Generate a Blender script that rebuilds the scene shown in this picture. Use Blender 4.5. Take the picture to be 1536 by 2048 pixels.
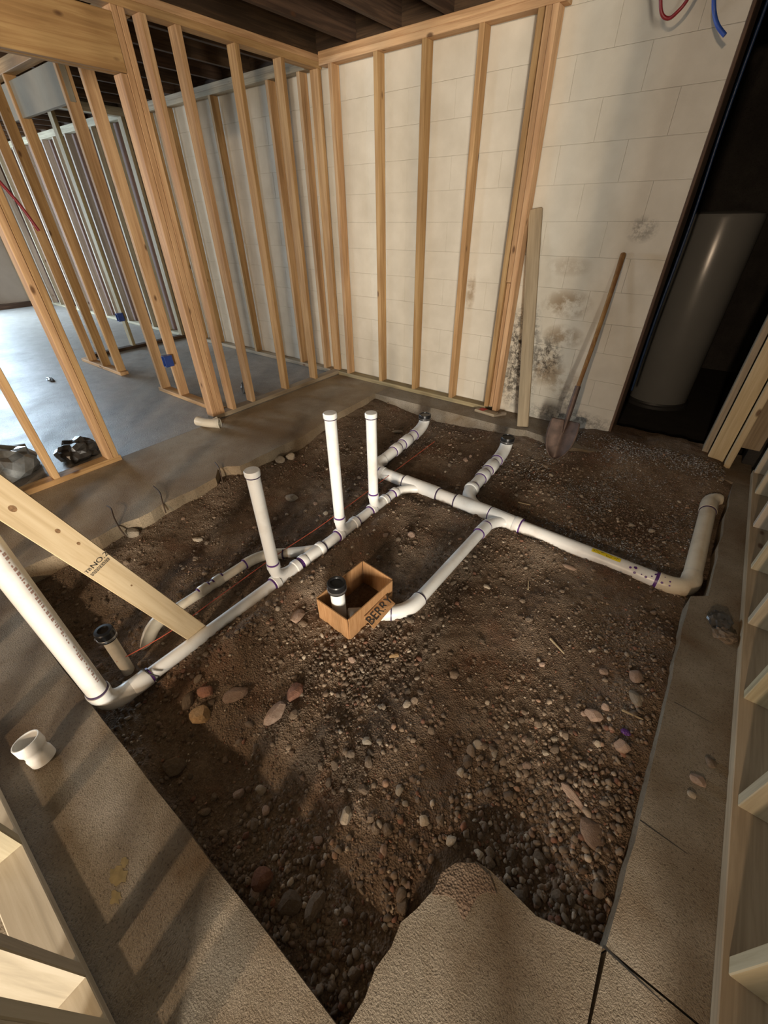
import bpy, bmesh, math, random
import numpy as np
from mathutils import Vector, Matrix

for o in list(bpy.data.objects):
    bpy.data.objects.remove(o)
SC = bpy.context.scene
COL = SC.collection
random.seed(7)

# ------------------------------------------------------------------ camera
CAM_H = 1.45
YAW, PITCH, ROLL = map(math.radians, (37.6286, 35.9071, -0.75397))
fw = Vector((-math.sin(YAW) * math.cos(PITCH), math.cos(YAW) * math.cos(PITCH), -math.sin(PITCH)))
r0 = fw.cross(Vector((0, 0, 1))).normalized()
u0 = r0.cross(fw)
rt = math.cos(ROLL) * r0 + math.sin(ROLL) * u0
up = -math.sin(ROLL) * r0 + math.cos(ROLL) * u0
cd = bpy.data.cameras.new('camera')
cd.sensor_fit = 'VERTICAL'
cd.sensor_height = 36.0
cd.lens = 819.8 / 2048 * 36.0
cd.clip_start = 0.02
cam = bpy.data.objects.new('camera', cd)
COL.objects.link(cam)
cam.matrix_world = Matrix(((rt.x, up.x, -fw.x, 0), (rt.y, up.y, -fw.y, 0), (rt.z, up.z, -fw.z, CAM_H), (0, 0, 0, 1)))
SC.camera = cam

# ------------------------------------------------------------------ world, lights, exposure
w = bpy.data.worlds.new('world')
SC.world = w
w.use_nodes = True
bg = w.node_tree.nodes['Background']
bg.inputs['Color'].default_value = (1.0, 0.80, 0.57, 1)
bg.inputs['Strength'].default_value = 0.17


def area_light(name, loc, target, sx, sy, energy, color):
    d = bpy.data.lights.new(name, 'AREA')
    d.shape = 'RECTANGLE'
    d.size, d.size_y = sx, sy
    d.energy = energy
    d.color = color
    o = bpy.data.objects.new(name, d)
    COL.objects.link(o)
    o.location = loc
    o.rotation_euler = (Vector(target) - Vector(loc)).to_track_quat('-Z', 'Y').to_euler()
    return o


# daylight through the glazed door behind the photographer, and the west windows of the next room
area_light('daylight_south_door', (2.9, -4.3, 1.02), (-1.0, 1.8, 0.6), 1.0, 1.5, 720, (1.0, 0.91, 0.78))
area_light('daylight_west_window', (-11.2, 0.9, 1.45), (-7.0, 1.3, 0.2), 2.4, 1.3, 450, (0.64, 0.83, 1.0))
area_light('daylight_southwest_window', (-7.5, -4.6, 1.6), (-3.0, 1.5, 0.5), 1.6, 1.2, 90, (0.85, 0.92, 1.0))
pl = bpy.data.lights.new('ceiling_bulb', 'POINT')
pl.energy = 430
pl.color = (1.0, 0.74, 0.50)
pl.shadow_soft_size = 0.10
plo = bpy.data.objects.new('ceiling_bulb', pl)
COL.objects.link(plo)
plo.location = (0.10, -4.0, 2.2)

SC.view_settings.view_transform = 'Standard'
SC.view_settings.look = 'None'
SC.view_settings.gamma = 1.0
SC.view_settings.use_curve_mapping = False
SC.view_settings.exposure = 0.08


# ------------------------------------------------------------------ material helpers
class NT:
    def __init__(self, name):
        self.m = bpy.data.materials.new(name)
        self.m.use_nodes = True
        self.t = self.m.node_tree
        self.b = self.t.nodes['Principled BSDF']
        self.coord = self.n('ShaderNodeTexCoord')

    def n(self, typ, **kw):
        x = self.t.nodes.new(typ)
        for k, v in kw.items():
            setattr(x, k, v)
        return x

    def l(self, a, b):
        self.t.links.new(a, b)

    def obj(self):
        return self.coord.outputs['Object']

    def mapping(self, src, scale=(1, 1, 1), loc=(0, 0, 0)):
        m = self.n('ShaderNodeMapping')
        m.inputs['Scale'].default_value = scale
        m.inputs['Location'].default_value = loc
        self.l(src, m.inputs['Vector'])
        return m.outputs['Vector']

    def noise(self, vec, scale, detail=4, rough=0.55, dist=0.0):
        x = self.n('ShaderNodeTexNoise')
        x.inputs['Scale'].default_value = scale
        x.inputs['Detail'].default_value = detail
        x.inputs['Roughness'].default_value = rough
        x.inputs['Distortion'].default_value = dist
        self.l(vec, x.inputs['Vector'])
        return x.outputs['Fac']

    def voro(self, vec, scale, feature='F1'):
        x = self.n('ShaderNodeTexVoronoi', feature=feature)
        x.inputs['Scale'].default_value = scale
        self.l(vec, x.inputs['Vector'])
        return x.outputs['Distance']

    def ramp(self, fac, stops):
        x = self.n('ShaderNodeValToRGB')
        e = x.color_ramp.elements
        while len(e) < len(stops):
            e.new(0.5)
        for i, (p, c) in enumerate(stops):
            e[i].position = p
            if isinstance(c, (int, float)):
                c = (c, c, c)
            e[i].color = (*c, 1)
        self.l(fac, x.inputs['Fac'])
        return x.outputs['Color']

    def mix(self, fac, a, b, mode='MIX'):
        x = self.n('ShaderNodeMixRGB', blend_type=mode)
        for s, v in ((x.inputs['Fac'], fac), (x.inputs['Color1'], a), (x.inputs['Color2'], b)):
            if isinstance(v, (int, float)):
                s.default_value = v
            elif isinstance(v, tuple):
                s.default_value = (*v, 1)
            else:
                self.l(v, s)
        return x.outputs['Color']

    def math(self, op, a, b=0.0, clamp=False):
        x = self.n('ShaderNodeMath', operation=op)
        x.use_clamp = clamp
        for s, v in ((x.inputs[0], a), (x.inputs[1], b)):
            if isinstance(v, (int, float)):
                s.default_value = v
            else:
                self.l(v, s)
        return x.outputs[0]

    def sep(self, vec):
        x = self.n('ShaderNodeSeparateXYZ')
        self.l(vec, x.inputs[0])
        return x.outputs

    def rnd(self):
        return self.n('ShaderNodeObjectInfo').outputs['Random']

    def blob(self, vec, c, rad, soft=0.6):
        """1 inside an ellipsoid around c fading to 0 (a stain's place on the wall)."""
        s = self.sep(vec)
        tot = None
        for k in range(3):
            if rad[k] is None:
                continue
            d = self.math('DIVIDE', self.math('SUBTRACT', s[k], c[k]), rad[k])
            d = self.math('MULTIPLY', d, d)
            tot = d if tot is None else self.math('ADD', tot, d)
        x = self.n('ShaderNodeMapRange')
        x.inputs['From Min'].default_value = 1.0
        x.inputs['From Max'].default_value = 1.0 - soft
        self.l(tot, x.inputs['Value'])
        return x.outputs['Result']

    def bump(self, h, strength=0.3, dist=0.01):
        x = self.n('ShaderNodeBump')
        x.inputs['Strength'].default_value = strength
        x.inputs['Distance'].default_value = dist
        self.l(h, x.inputs['Height'])
        self.l(x.outputs['Normal'], self.b.inputs['Normal'])

    def out(self, col=None, rough=0.6, metal=0.0, spec=None):
        if col is not None:
            if isinstance(col, tuple):
                self.b.inputs['Base Color'].default_value = (*col, 1)
            else:
                self.l(col, self.b.inputs['Base Color'])
        if isinstance(rough, (int, float)):
            self.b.inputs['Roughness'].default_value = rough
        else:
            self.l(rough, self.b.inputs['Roughness'])
        self.b.inputs['Metallic'].default_value = metal
        if spec is not None:
            self.b.inputs['Specular IOR Level'].default_value = spec
        return self.m


def wood(name, light, dark, knot=(0.10, 0.045, 0.02), vary=0.35, knots=True):
    t = NT(name)
    r = t.rnd()
    off = t.n('ShaderNodeCombineXYZ')
    for k in range(3):
        t.l(t.math('MULTIPLY', r, 17.3 + 9 * k), off.inputs[k])
    add = t.n('ShaderNodeVectorMath', operation='ADD')
    t.l(t.obj(), add.inputs[0])
    t.l(off.outputs[0], add.inputs[1])
    v = add.outputs[0]
    g1 = t.noise(t.mapping(v, (1, 1, 0.045)), 60, 5, 0.6, 0.6)
    g2 = t.noise(t.mapping(v, (1, 1, 0.08)), 12, 3, 0.5, 0.8)
    f = t.mix(0.5, g1, g2)
    c = t.ramp(f, [(0.34, tuple(x * 0.8 for x in dark)), (0.46, dark), (0.54, tuple((a + b) / 2 for a, b in zip(light, dark))), (0.66, light)])
    mult = t.math('ADD', t.math('MULTIPLY', r, vary), 1.0 - vary / 2)
    mc = t.n('ShaderNodeCombineXYZ')
    t.l(mult, mc.inputs[0])
    t.l(mult, mc.inputs[1])
    t.l(t.math('MULTIPLY', mult, t.math('ADD', t.math('MULTIPLY', r, 0.25), 0.85)), mc.inputs[2])
    c = t.mix(1.0, c, mc.outputs[0], 'MULTIPLY')
    if knots:
        kd = t.voro(t.mapping(v, (1, 1, 0.45)), 6.0)
        kf = t.ramp(kd, [(0.045, 1.0), (0.09, 0.0)])
        c = t.mix(t.math('MULTIPLY', kf, 0.85), c, knot)
    t.bump(f, 0.12, 0.003)
    return t.out(c, 0.72, spec=0.25)


def plain(name, col, rough=0.5, metal=0.0, nz=0.12, scale=30, bump=0.0, spec=None):
    t = NT(name)
    n = t.noise(t.obj(), scale, 4)
    c = t.ramp(n, [(0.25, tuple(max(0, x * (1 - nz)) for x in col)), (0.75, tuple(min(1, x * (1 + nz)) for x in col))])
    if bump:
        t.bump(n, bump, 0.004)
    return t.out(c, rough, metal, spec)


M = {}
M['stud'] = wood('framing_lumber', (0.60, 0.39, 0.20), (0.42, 0.245, 0.115))
M['stud_pale'] = wood('pale_lumber', (0.62, 0.50, 0.31), (0.50, 0.38, 0.215), vary=0.14)
M['stud_dusty'] = wood('dusty_lumber', (0.52, 0.46, 0.35), (0.42, 0.36, 0.26), vary=0.14)
M['stud_grey'] = wood('weathered_lumber', (0.50, 0.45, 0.37), (0.36, 0.31, 0.25), vary=0.2)
M['stud_treated'] = wood('treated_lumber', (0.38, 0.31, 0.20), (0.27, 0.21, 0.13), vary=0.15)
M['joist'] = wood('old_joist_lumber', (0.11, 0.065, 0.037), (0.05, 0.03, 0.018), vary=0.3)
M['header'] = wood('header_lumber', (0.52, 0.34, 0.15), (0.38, 0.22, 0.09), vary=0.1)
M['old_board'] = wood('old_board_lumber', (0.43, 0.34, 0.22), (0.31, 0.24, 0.15), vary=0.1)
M['handle_wood'] = wood('ash_handle', (0.33, 0.19, 0.075), (0.20, 0.10, 0.04), vary=0.1, knots=False)
M['buck'] = wood('dark_buck', (0.16, 0.10, 0.06), (0.09, 0.055, 0.035), vary=0.1, knots=False)


def concrete(name, a, b, brown, damp=0.5, rough=(0.75, 0.95), thr=(0.42, 0.62)):
    t = NT(name)
    p = t.obj()
    n1 = t.noise(p, 9, 6, 0.65)
    c = t.ramp(n1, [(0.3, a), (0.7, b)])
    n2 = t.noise(p, 1.7, 5, 0.6, 0.4)
    c = t.mix(t.math('MULTIPLY', t.ramp(n2, [(thr[0], 0.0), (thr[1], 1.0)]), damp), c, brown)
    n3 = t.noise(p, 130, 5, 0.75)
    c = t.mix(t.ramp(n3, [(0.36, 0.7), (0.47, 0.0)]), c, tuple(x * 0.35 for x in brown))
    n4 = t.noise(p, 240, 2, 0.6)
    t.bump(t.mix(0.6, n3, n4), 0.8, 0.006)
    rr = t.ramp(n2, [(0.35, rough[0]), (0.65, rough[1])])
    return t.out(c, rr, spec=0.35)


M['slab'] = concrete('dusty_concrete', (0.24, 0.20, 0.145), (0.33, 0.285, 0.225), (0.165, 0.112, 0.062), damp=0.92)
M['slab_tan'] = concrete('tan_concrete', (0.30, 0.235, 0.155), (0.38, 0.31, 0.215), (0.24, 0.165, 0.095), damp=0.8)
M['slab_dirty_shaded'] = concrete('dirty_shaded_concrete', (0.19, 0.155, 0.108), (0.27, 0.228, 0.172), (0.135, 0.088, 0.047), damp=0.92)  # dirty concrete, darkened further to put the shade on the near slabs into its colour
M['slab_smooth'] = concrete('smooth_concrete', (0.30, 0.28, 0.26), (0.42, 0.40, 0.37), (0.25, 0.22, 0.18), damp=0.5, rough=(0.30, 0.52))
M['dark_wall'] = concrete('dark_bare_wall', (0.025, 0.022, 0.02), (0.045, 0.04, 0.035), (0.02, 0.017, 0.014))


def block_paint():
    t = NT('painted_block')
    g = t.n('ShaderNodeNewGeometry').outputs['Position']
    n = t.noise(g, 5, 5)
    c = t.ramp(n, [(0.25, (0.57, 0.525, 0.435)), (0.75, (0.69, 0.645, 0.55))])
    fine = t.noise(g, 20, 9, 0.78)
    mid = t.noise(g, 11, 5, 0.65)
    # brown water stains right of the leaning board
    for ctr, rad, amt in (((-0.96, 3.5, 0.90), (0.20, None, 0.11), 0.85), ((-0.93, 3.5, 0.68), (0.17, None, 0.09), 0.8),
                          ((-1.02, 3.5, 0.42), (0.18, None, 0.16), 0.75), ((-0.85, 3.5, 0.33), (0.16, None, 0.14), 0.6),
                          ((-1.00, 3.5, 1.14), (0.18, None, 0.07), 0.4), ((-1.75, 3.5, 0.93), (0.05, None, 0.16), 0.7)):
        f = t.math('MULTIPLY', t.blob(g, ctr, rad, 0.95), t.ramp(mid, [(0.40, 0.0), (0.56, 1.0)]))
        c = t.mix(t.math('MULTIPLY', f, amt), c, (0.27, 0.185, 0.10))
    # black mould
    for ctr, rad, amt in (((-1.24, 3.5, 0.58), (0.16, None, 0.36), 1.0), ((-1.02, 3.5, 0.50), (0.14, None, 0.20), 0.95),
                          ((-1.24, 3.5, 0.25), (0.20, None, 0.24), 0.8), ((-0.78, 3.5, 0.22), (0.10, None, 0.12), 0.5),
                          ((-0.60, 3.5, 1.36), (0.10, None, 0.08), 0.55), ((-0.75, 3.5, 0.06), (0.45, None, 0.10), 0.7)):
        f = t.math('MULTIPLY', t.blob(g, ctr, rad, 0.9), t.ramp(fine, [(0.44, 0.0), (0.56, 1.0)]))
        c = t.mix(t.math('MULTIPLY', f, amt), c, (0.055, 0.045, 0.035))
    t.bump(t.noise(g, 130, 4, 0.7), 0.22, 0.004)
    return t.out(c, 0.7, spec=0.3)


M['block'] = block_paint()
M['mortar'] = plain('painted_mortar', (0.58, 0.55, 0.48), 0.85)


def dirt():
    t = NT('dirt')
    p = t.obj()
    n1 = t.noise(p, 2.2, 6, 0.65, 0.3)
    c = t.ramp(n1, [(0.32, (0.105, 0.068, 0.045)), (0.5, (0.175, 0.125, 0.086)), (0.68, (0.26, 0.20, 0.148))])
    red = t.ramp(t.noise(t.mapping(p, (1, 1, 1), (5, 3, 0)), 3.1, 4), [(0.56, 0.0), (0.70, 0.5)])
    c = t.mix(red, c, (0.17, 0.075, 0.04))
    n2 = t.noise(p, 70, 5, 0.75)
    c = t.mix(0.75, c, t.ramp(n2, [(0.25, 0.45), (0.5, 0.95), (0.75, 1.5)]), 'MULTIPLY')
    v = t.voro(p, 160)
    t.bump(t.mix(0.5, n2, v), 0.9, 0.010)
    return t.out(c, 0.95, spec=0.15)


M['dirt'] = dirt()


def gravel():
    t = NT('gravel')
    a = t.n('ShaderNodeAttribute', attribute_name='tint')
    n = t.noise(t.obj(), 220, 3)
    c = t.mix(0.6, a.outputs['Color'], t.ramp(n, [(0.3, 0.6), (0.7, 1.25)]), 'MULTIPLY')
    return t.out(c, 0.85, spec=0.25)


M['gravel'] = gravel()


def stone(name, a, b):
    t = NT(name)
    n = t.noise(t.obj(), 3.0, 6, 0.7)
    c = t.ramp(n, [(0.3, a), (0.7, b)])
    c = t.mix(1.0, c, t.ramp(t.rnd(), [(0.0, 0.65), (1.0, 1.25)]), 'MULTIPLY')
    t.bump(t.noise(t.obj(), 9, 5, 0.7), 0.5, 0.05)
    return t.out(c, 0.85, spec=0.25)


M['stone'] = stone('stone_greybrown', (0.15, 0.105, 0.07), (0.28, 0.215, 0.155))
M['stone_pink'] = stone('stone_pink', (0.31, 0.20, 0.145), (0.47, 0.345, 0.26))
M['stone_red'] = stone('stone_red', (0.25, 0.11, 0.07), (0.38, 0.20, 0.13))
M['stone_tan'] = stone('stone_tan', (0.34, 0.20, 0.09), (0.56, 0.38, 0.20))
M['stone_pale'] = stone('stone_pale', (0.36, 0.29, 0.21), (0.52, 0.44, 0.34))


def pvc(name, col, dirtcol, amount):
    t = NT(name)
    g = t.n('ShaderNodeNewGeometry').outputs['Position']
    n = t.noise(g, 7, 5, 0.6)
    z = t.sep(g)[2]
    low = t.n('ShaderNodeMapRange')
    low.inputs['From Min'].default_value = -0.03
    low.inputs['From Max'].default_value = -0.09
    t.l(z, low.inputs['Value'])
    f = t.math('MULTIPLY', t.math('ADD', t.ramp(n, [(0.50, 0.0), (0.75, 1.0)]), t.math('MULTIPLY', low.outputs['Result'], t.noise(g, 30, 3))), amount, True)
    c = t.mix(f, col, dirtcol)
    return t.out(c, t.ramp(n, [(0.3, 0.28), (0.7, 0.45)]), spec=0.5)


M['pvc'] = pvc('white_pvc', (0.80, 0.80, 0.77), (0.42, 0.31, 0.20), 0.35)
M['pvc_tan'] = pvc('dusty_pvc', (0.70, 0.63, 0.50), (0.40, 0.29, 0.18), 0.55)
M['primer'] = plain('purple_primer', (0.085, 0.025, 0.16), 0.4, nz=0.4)
M['dark_joint'] = plain('dark_joint', (0.05, 0.03, 0.07), 0.5)
M['rubber'] = plain('black_rubber', (0.012, 0.012, 0.013), 0.32)
M['steel'] = plain('band_steel', (0.42, 0.42, 0.42), 0.3, 0.9)
M['yellow'] = plain('yellow_label', (0.78, 0.60, 0.02), 0.45)
M['ink'] = plain('black_ink', (0.02, 0.018, 0.016), 0.7)
M['print_red'] = plain('pipe_print', (0.36, 0.20, 0.16), 0.6)
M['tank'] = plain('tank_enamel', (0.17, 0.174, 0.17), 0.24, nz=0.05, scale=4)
M['tank_dark'] = plain('tank_trim', (0.03, 0.03, 0.03), 0.5)
M['blue_box'] = plain('blue_plastic', (0.025, 0.055, 0.22), 0.35)
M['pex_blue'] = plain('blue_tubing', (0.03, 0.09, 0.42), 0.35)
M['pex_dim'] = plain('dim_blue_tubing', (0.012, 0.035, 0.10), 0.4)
M['pex_red'] = plain('red_tubing', (0.22, 0.015, 0.02), 0.4)
M['rust'] = plain('rusty_steel', (0.10, 0.065, 0.05), 0.55, 0.5, nz=0.5, scale=14, bump=0.2)
M['rebar'] = plain('rusty_wire', (0.06, 0.035, 0.02), 0.8)
M['string'] = plain('red_string', (0.42, 0.07, 0.03), 0.8)
M['panel'] = plain('grey_panel', (0.30, 0.27, 0.21), 0.9, scale=5)
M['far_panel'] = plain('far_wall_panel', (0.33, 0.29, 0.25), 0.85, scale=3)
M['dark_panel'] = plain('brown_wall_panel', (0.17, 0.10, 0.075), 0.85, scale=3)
M['red_paint'] = plain('red_paint', (0.45, 0.05, 0.04), 0.6)
M['grey_plastic'] = plain('clear_plastic', (0.24, 0.25, 0.25), 0.10, nz=0.5, scale=12)
M['black_bag'] = plain('dark_bag', (0.05, 0.045, 0.04), 0.3, nz=0.4)
M['chip'] = plain('wood_chip', (0.42, 0.33, 0.2), 0.8)
M['knot'] = plain('knot_wood', (0.24, 0.135, 0.06), 0.75, nz=0.5, scale=150)
M['yellow_stain'] = plain('yellow_stain', (0.24, 0.185, 0.085), 0.8, nz=0.35, scale=40)
M['pipe_inside'] = plain('pipe_inside', (0.30, 0.26, 0.2), 0.7)


def cardboard():
    t = NT('cardboard')
    p = t.obj()
    n = t.noise(t.mapping(p, (40, 40, 4)), 3, 3)
    c = t.ramp(n, [(0.3, (0.30, 0.155, 0.065)), (0.7, (0.40, 0.225, 0.105))])
    return t.out(c, 0.85, spec=0.15)


M['card'] = cardboard()


# ------------------------------------------------------------------ object helpers
def tag(o, label=None, cat=None, group=None, kind=None):
    if label:
        o['label'] = label
    if cat:
        o['category'] = cat
    if group:
        o['group'] = group
    if kind:
        o['kind'] = kind
    return o


def root(name, loc, label=None, cat=None, group=None, kind=None):
    o = bpy.data.objects.new(name, None)
    COL.objects.link(o)
    o.location = loc
    o.empty_display_size = 0.1
    return tag(o, label, cat, group, kind)


def base_of(p):
    v = Vector((0, 0, 0))
    while p is not None:
        v += p.location
        p = p.parent
    return v


def link(name, mesh, parent=None, loc=(0, 0, 0), rot=None):
    """object at world location loc (roots and parts are never rotated, only boards are, and boards carry no children that need it)"""
    o = bpy.data.objects.new(name, mesh)
    COL.objects.link(o)
    o.parent = parent
    o.location = Vector(loc) - base_of(parent)
    if rot is not None:
        o.rotation_mode = 'QUATERNION'
        o.rotation_quaternion = rot
    return o


def mesh(name, verts, faces, mat, smooth=False):
    me = bpy.data.meshes.new(name)
    me.from_pydata([tuple(v) for v in verts], [], faces)
    me.materials.append(M[mat])
    if smooth:
        me.polygons.foreach_set('use_smooth', [True] * len(me.polygons))
    me.update()
    return me


def part(name, verts, faces, mat, parent=None, smooth=False, origin=None):
    """mesh from world-space vertices; the origin is placed at its own centre"""
    V = np.array([tuple(v) for v in verts], float)
    o = np.array(origin if origin is not None else ((V[:, 0].min() + V[:, 0].max()) / 2, (V[:, 1].min() + V[:, 1].max()) / 2, V[:, 2].min()))
    return link(name, mesh(name, V - o, faces, mat, smooth), parent, o)


BOXES = {}


def box_mesh(dx, dy, dz, mat, bev=0.0025):
    k = (round(dx, 4), round(dy, 4), round(dz, 3), mat, bev)
    if k not in BOXES:
        bm = bmesh.new()
        bmesh.ops.create_cube(bm, size=1.0)
        bmesh.ops.scale(bm, vec=(dx, dy, dz), verts=bm.verts)
        if bev:
            bmesh.ops.bevel(bm, geom=bm.edges[:], offset=min(bev, dx * .2, dy * .2, dz * .2), segments=1, affect='EDGES')
        me = bpy.data.meshes.new('box')
        bm.to_mesh(me)
        bm.free()
        me.materials.append(M[mat])
        BOXES[k] = me
    return BOXES[k]


def vbox(name, x0, x1, y0, y1, z0, z1, mat, parent=None, bev=0.0025):
    """upright piece: grain along z"""
    return link(name, box_mesh(x1 - x0, y1 - y0, z1 - z0, mat, bev), parent, ((x0 + x1) / 2, (y0 + y1) / 2, (z0 + z1) / 2))


def board(name, a, b, wdir, wid, thk, mat, parent=None, bev=0.0025):
    """piece from a to b (centre line), local z along its length, local x along wdir"""
    a, b = Vector(a), Vector(b)
    z = (b - a).normalized()
    x = Vector(wdir)
    x = (x - x.dot(z) * z).normalized()
    y = z.cross(x)
    R = Matrix((x, y, z)).transposed()
    return link(name, box_mesh(wid, thk, (b - a).length, mat, bev), parent, (a + b) / 2, R.to_quaternion())


def xplate(name, x0, x1, y0, y1, z0, z1, mat, parent):
    return board(name, (x0, (y0 + y1) / 2, (z0 + z1) / 2), (x1, (y0 + y1) / 2, (z0 + z1) / 2), (0, 1, 0), y1 - y0, z1 - z0, mat, parent)


def yplate(name, x0, x1, y0, y1, z0, z1, mat, parent):
    return board(name, ((x0 + x1) / 2, y0, (z0 + z1) / 2), ((x0 + x1) / 2, y1, (z0 + z1) / 2), (1, 0, 0), x1 - x0, z1 - z0, mat, parent)


def sweep(path, radii, seg=24, cap0=True, cap1=True):
    P = [Vector(p) for p in path]
    if isinstance(radii, (int, float)):
        radii = [radii] * len(P)
    T = []
    for i in range(len(P)):
        a = P[max(i - 1, 0)]
        b = P[min(i + 1, len(P) - 1)]
        if (b - a).length < 1e-7:
            a = P[max(i - 2, 0)]
            b = P[min(i + 2, len(P) - 1)]
        T.append((b - a).normalized())
    ref = Vector((0, 0, 1)) if abs(T[0].z) < 0.9 else Vector((1, 0, 0))
    u = T[0].cross(ref).normalized()
    V, Fc = [], []
    for i, p in enumerate(P):
        u = (u - u.dot(T[i]) * T[i]).normalized()
        v = T[i].cross(u)
        for k in range(seg):
            a = 2 * math.pi * k / seg
            V.append(p + radii[i] * (math.cos(a) * u + math.sin(a) * v))
    for i in range(len(P) - 1):
        for k in range(seg):
            k2 = (k + 1) % seg
            Fc.append((i * seg + k, i * seg + k2, (i + 1) * seg + k2, (i + 1) * seg + k))
    if cap0:
        Fc.append(tuple(range(seg - 1, -1, -1)))
    if cap1:
        Fc.append(tuple((len(P) - 1) * seg + k for k in range(seg)))
    return V, Fc


def shade_by_angle(o, ang=0.6):
    me = o.data
    me.polygons.foreach_set('use_smooth', [True] * len(me.polygons))
    bm = bmesh.new()
    bm.from_mesh(me)
    for e in bm.edges:
        if len(e.link_faces) == 2 and e.calc_face_angle(0) > ang:
            e.smooth = False
    bm.to_mesh(me)
    bm.free()


def tube(name, path, r, mat, parent=None, seg=24, caps=(True, True)):
    V, Fc = sweep(path, r, seg, *caps)
    o = part(name, V, Fc, mat, parent, True)
    shade_by_angle(o)
    return o


def merge(*pairs):
    V, Fc = [], []
    for v, f in pairs:
        n = len(V)
        V += list(v)
        Fc += [tuple(i + n for i in q) for q in f]
    return V, Fc


def arc(p0, corner, p1, n=8):
    """quadratic bend from p0 round corner to p1"""
    p0, c, p1 = Vector(p0), Vector(corner), Vector(p1)
    out = []
    for i in range(n + 1):
        t = i / n
        out.append((1 - t) ** 2 * p0 + 2 * t * (1 - t) * c + t * t * p1)
    return out


def lathe(prof, cx, cy, seg=32):
    """prof: (radius, z) from bottom to top"""
    return sweep([(cx, cy, z + i * 1e-6) for i, (r, z) in enumerate(prof)], [max(r, 1e-4) for r, z in prof], seg)


def revolve(name, prof, c, mat, parent=None, seg=32):
    V, Fc = [], []
    for r, z in prof:
        for k in range(seg):
            a = 2 * math.pi * k / seg
            V.append((c[0] + r * math.cos(a), c[1] + r * math.sin(a), c[2] + z))
    for i in range(len(prof) - 1):
        for k in range(seg):
            k2 = (k + 1) % seg
            Fc.append((i * seg + k, i * seg + k2, (i + 1) * seg + k2, (i + 1) * seg + k))
    if prof[0][0] > 0.002:
        Fc.append(tuple(range(seg - 1, -1, -1)))
    if prof[-1][0] > 0.002:
        Fc.append(tuple((len(prof) - 1) * seg + k for k in range(seg)))
    o = part(name, V, Fc, mat, parent, True)
    shade_by_angle(o, 0.5)
    return o


# value noise on arrays
def vnoise(x, y, seed=0):
    rs = np.random.RandomState(seed)
    tab = rs.rand(256, 256)
    xi, yi = np.floor(x).astype(int), np.floor(y).astype(int)
    fx, fy = x - xi, y - yi
    fx, fy = fx * fx * (3 - 2 * fx), fy * fy * (3 - 2 * fy)
    a, b = tab[xi % 256, yi % 256], tab[(xi + 1) % 256, yi % 256]
    c, d = tab[xi % 256, (yi + 1) % 256], tab[(xi + 1) % 256, (yi + 1) % 256]
    return (a * (1 - fx) + b * fx) * (1 - fy) + (c * (1 - fx) + d * fx) * fy - 0.5


def sstep(x, a, b):
    t = np.clip((x - a) / (b - a), 0, 1)
    return t * t * (3 - 2 * t)


def ground_h(x, y):
    x, y = np.asarray(x, float), np.asarray(y, float)
    h = -0.105 + 0.040 * vnoise(x * 1.6 + 3, y * 1.6, 1) + 0.020 * vnoise(x * 5, y * 5, 2) + 0.010 * vnoise(x * 14, y * 14, 3)
    h = h + 0.006 * vnoise(x * 40, y * 40, 4) + 0.003 * vnoise(x * 90, y * 90, 5)
    h = h + 0.10 * sstep(y, 2.75, 3.35) * sstep(x, -1.5, -0.5) + 0.035 * sstep(y, 2.95, 3.2) * sstep(x, -0.72, -0.5) * sstep(-x, -0.42, -0.30)
    h = h + 0.045 * sstep(x, 0.02, 0.28) * sstep(-y, -1.85, -1.6)
    run = sstep(y, 0.3, 0.5) * sstep(-y, -1.95, -1.85)
    h = h + run * (0.045 * np.exp(-((x + 1.24) / 0.10) ** 2) - 0.012 * np.exp(-((x + 1.47) / 0.06) ** 2))
    h = h + 0.028 * np.exp(-((y - 1.93) / 0.07) ** 2) * sstep(x, -1.2, -1.0) * sstep(-x, -0.15, 0.0)
    h = h + 0.03 * sstep(-x, 2.0, 2.45)
    h = h - 0.035 * sstep(-y, -0.35, -0.02)
    h = h - 0.02 * np.exp(-((y - 2.65) / 0.35) ** 2 - ((x - 0.1) / 0.35) ** 2)
    return h


def gh(x, y):
    return float(ground_h(np.array([x]), np.array([y]))[0])


# ------------------------------------------------------------------ STRUCTURE: floor
def slab(name, top, z0, z1, mat, parent=None):
    n = len(top)
    V = [(x, y, z1) for x, y in top] + [(x, y, z0) for x, y in top]
    Fc = [tuple(range(n)), tuple(range(2 * n - 1, n - 1, -1))]
    for i in range(n):
        j = (i + 1) % n
        Fc.append((i, n + i, n + j, j))
    return part(name, V, Fc, mat, parent, origin=(0, 0, 0))


def jag(a, b, n, amp, seed):
    rs = random.Random(seed)
    out = []
    for i in range(1, n):
        t = i / n
        dx, dy = b[0] - a[0], b[1] - a[1]
        L = math.hypot(dx, dy)
        o = rs.uniform(-amp, amp)
        out.append((a[0] + dx * t - dy / L * o, a[1] + dy * t + dx / L * o))
    return out


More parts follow.
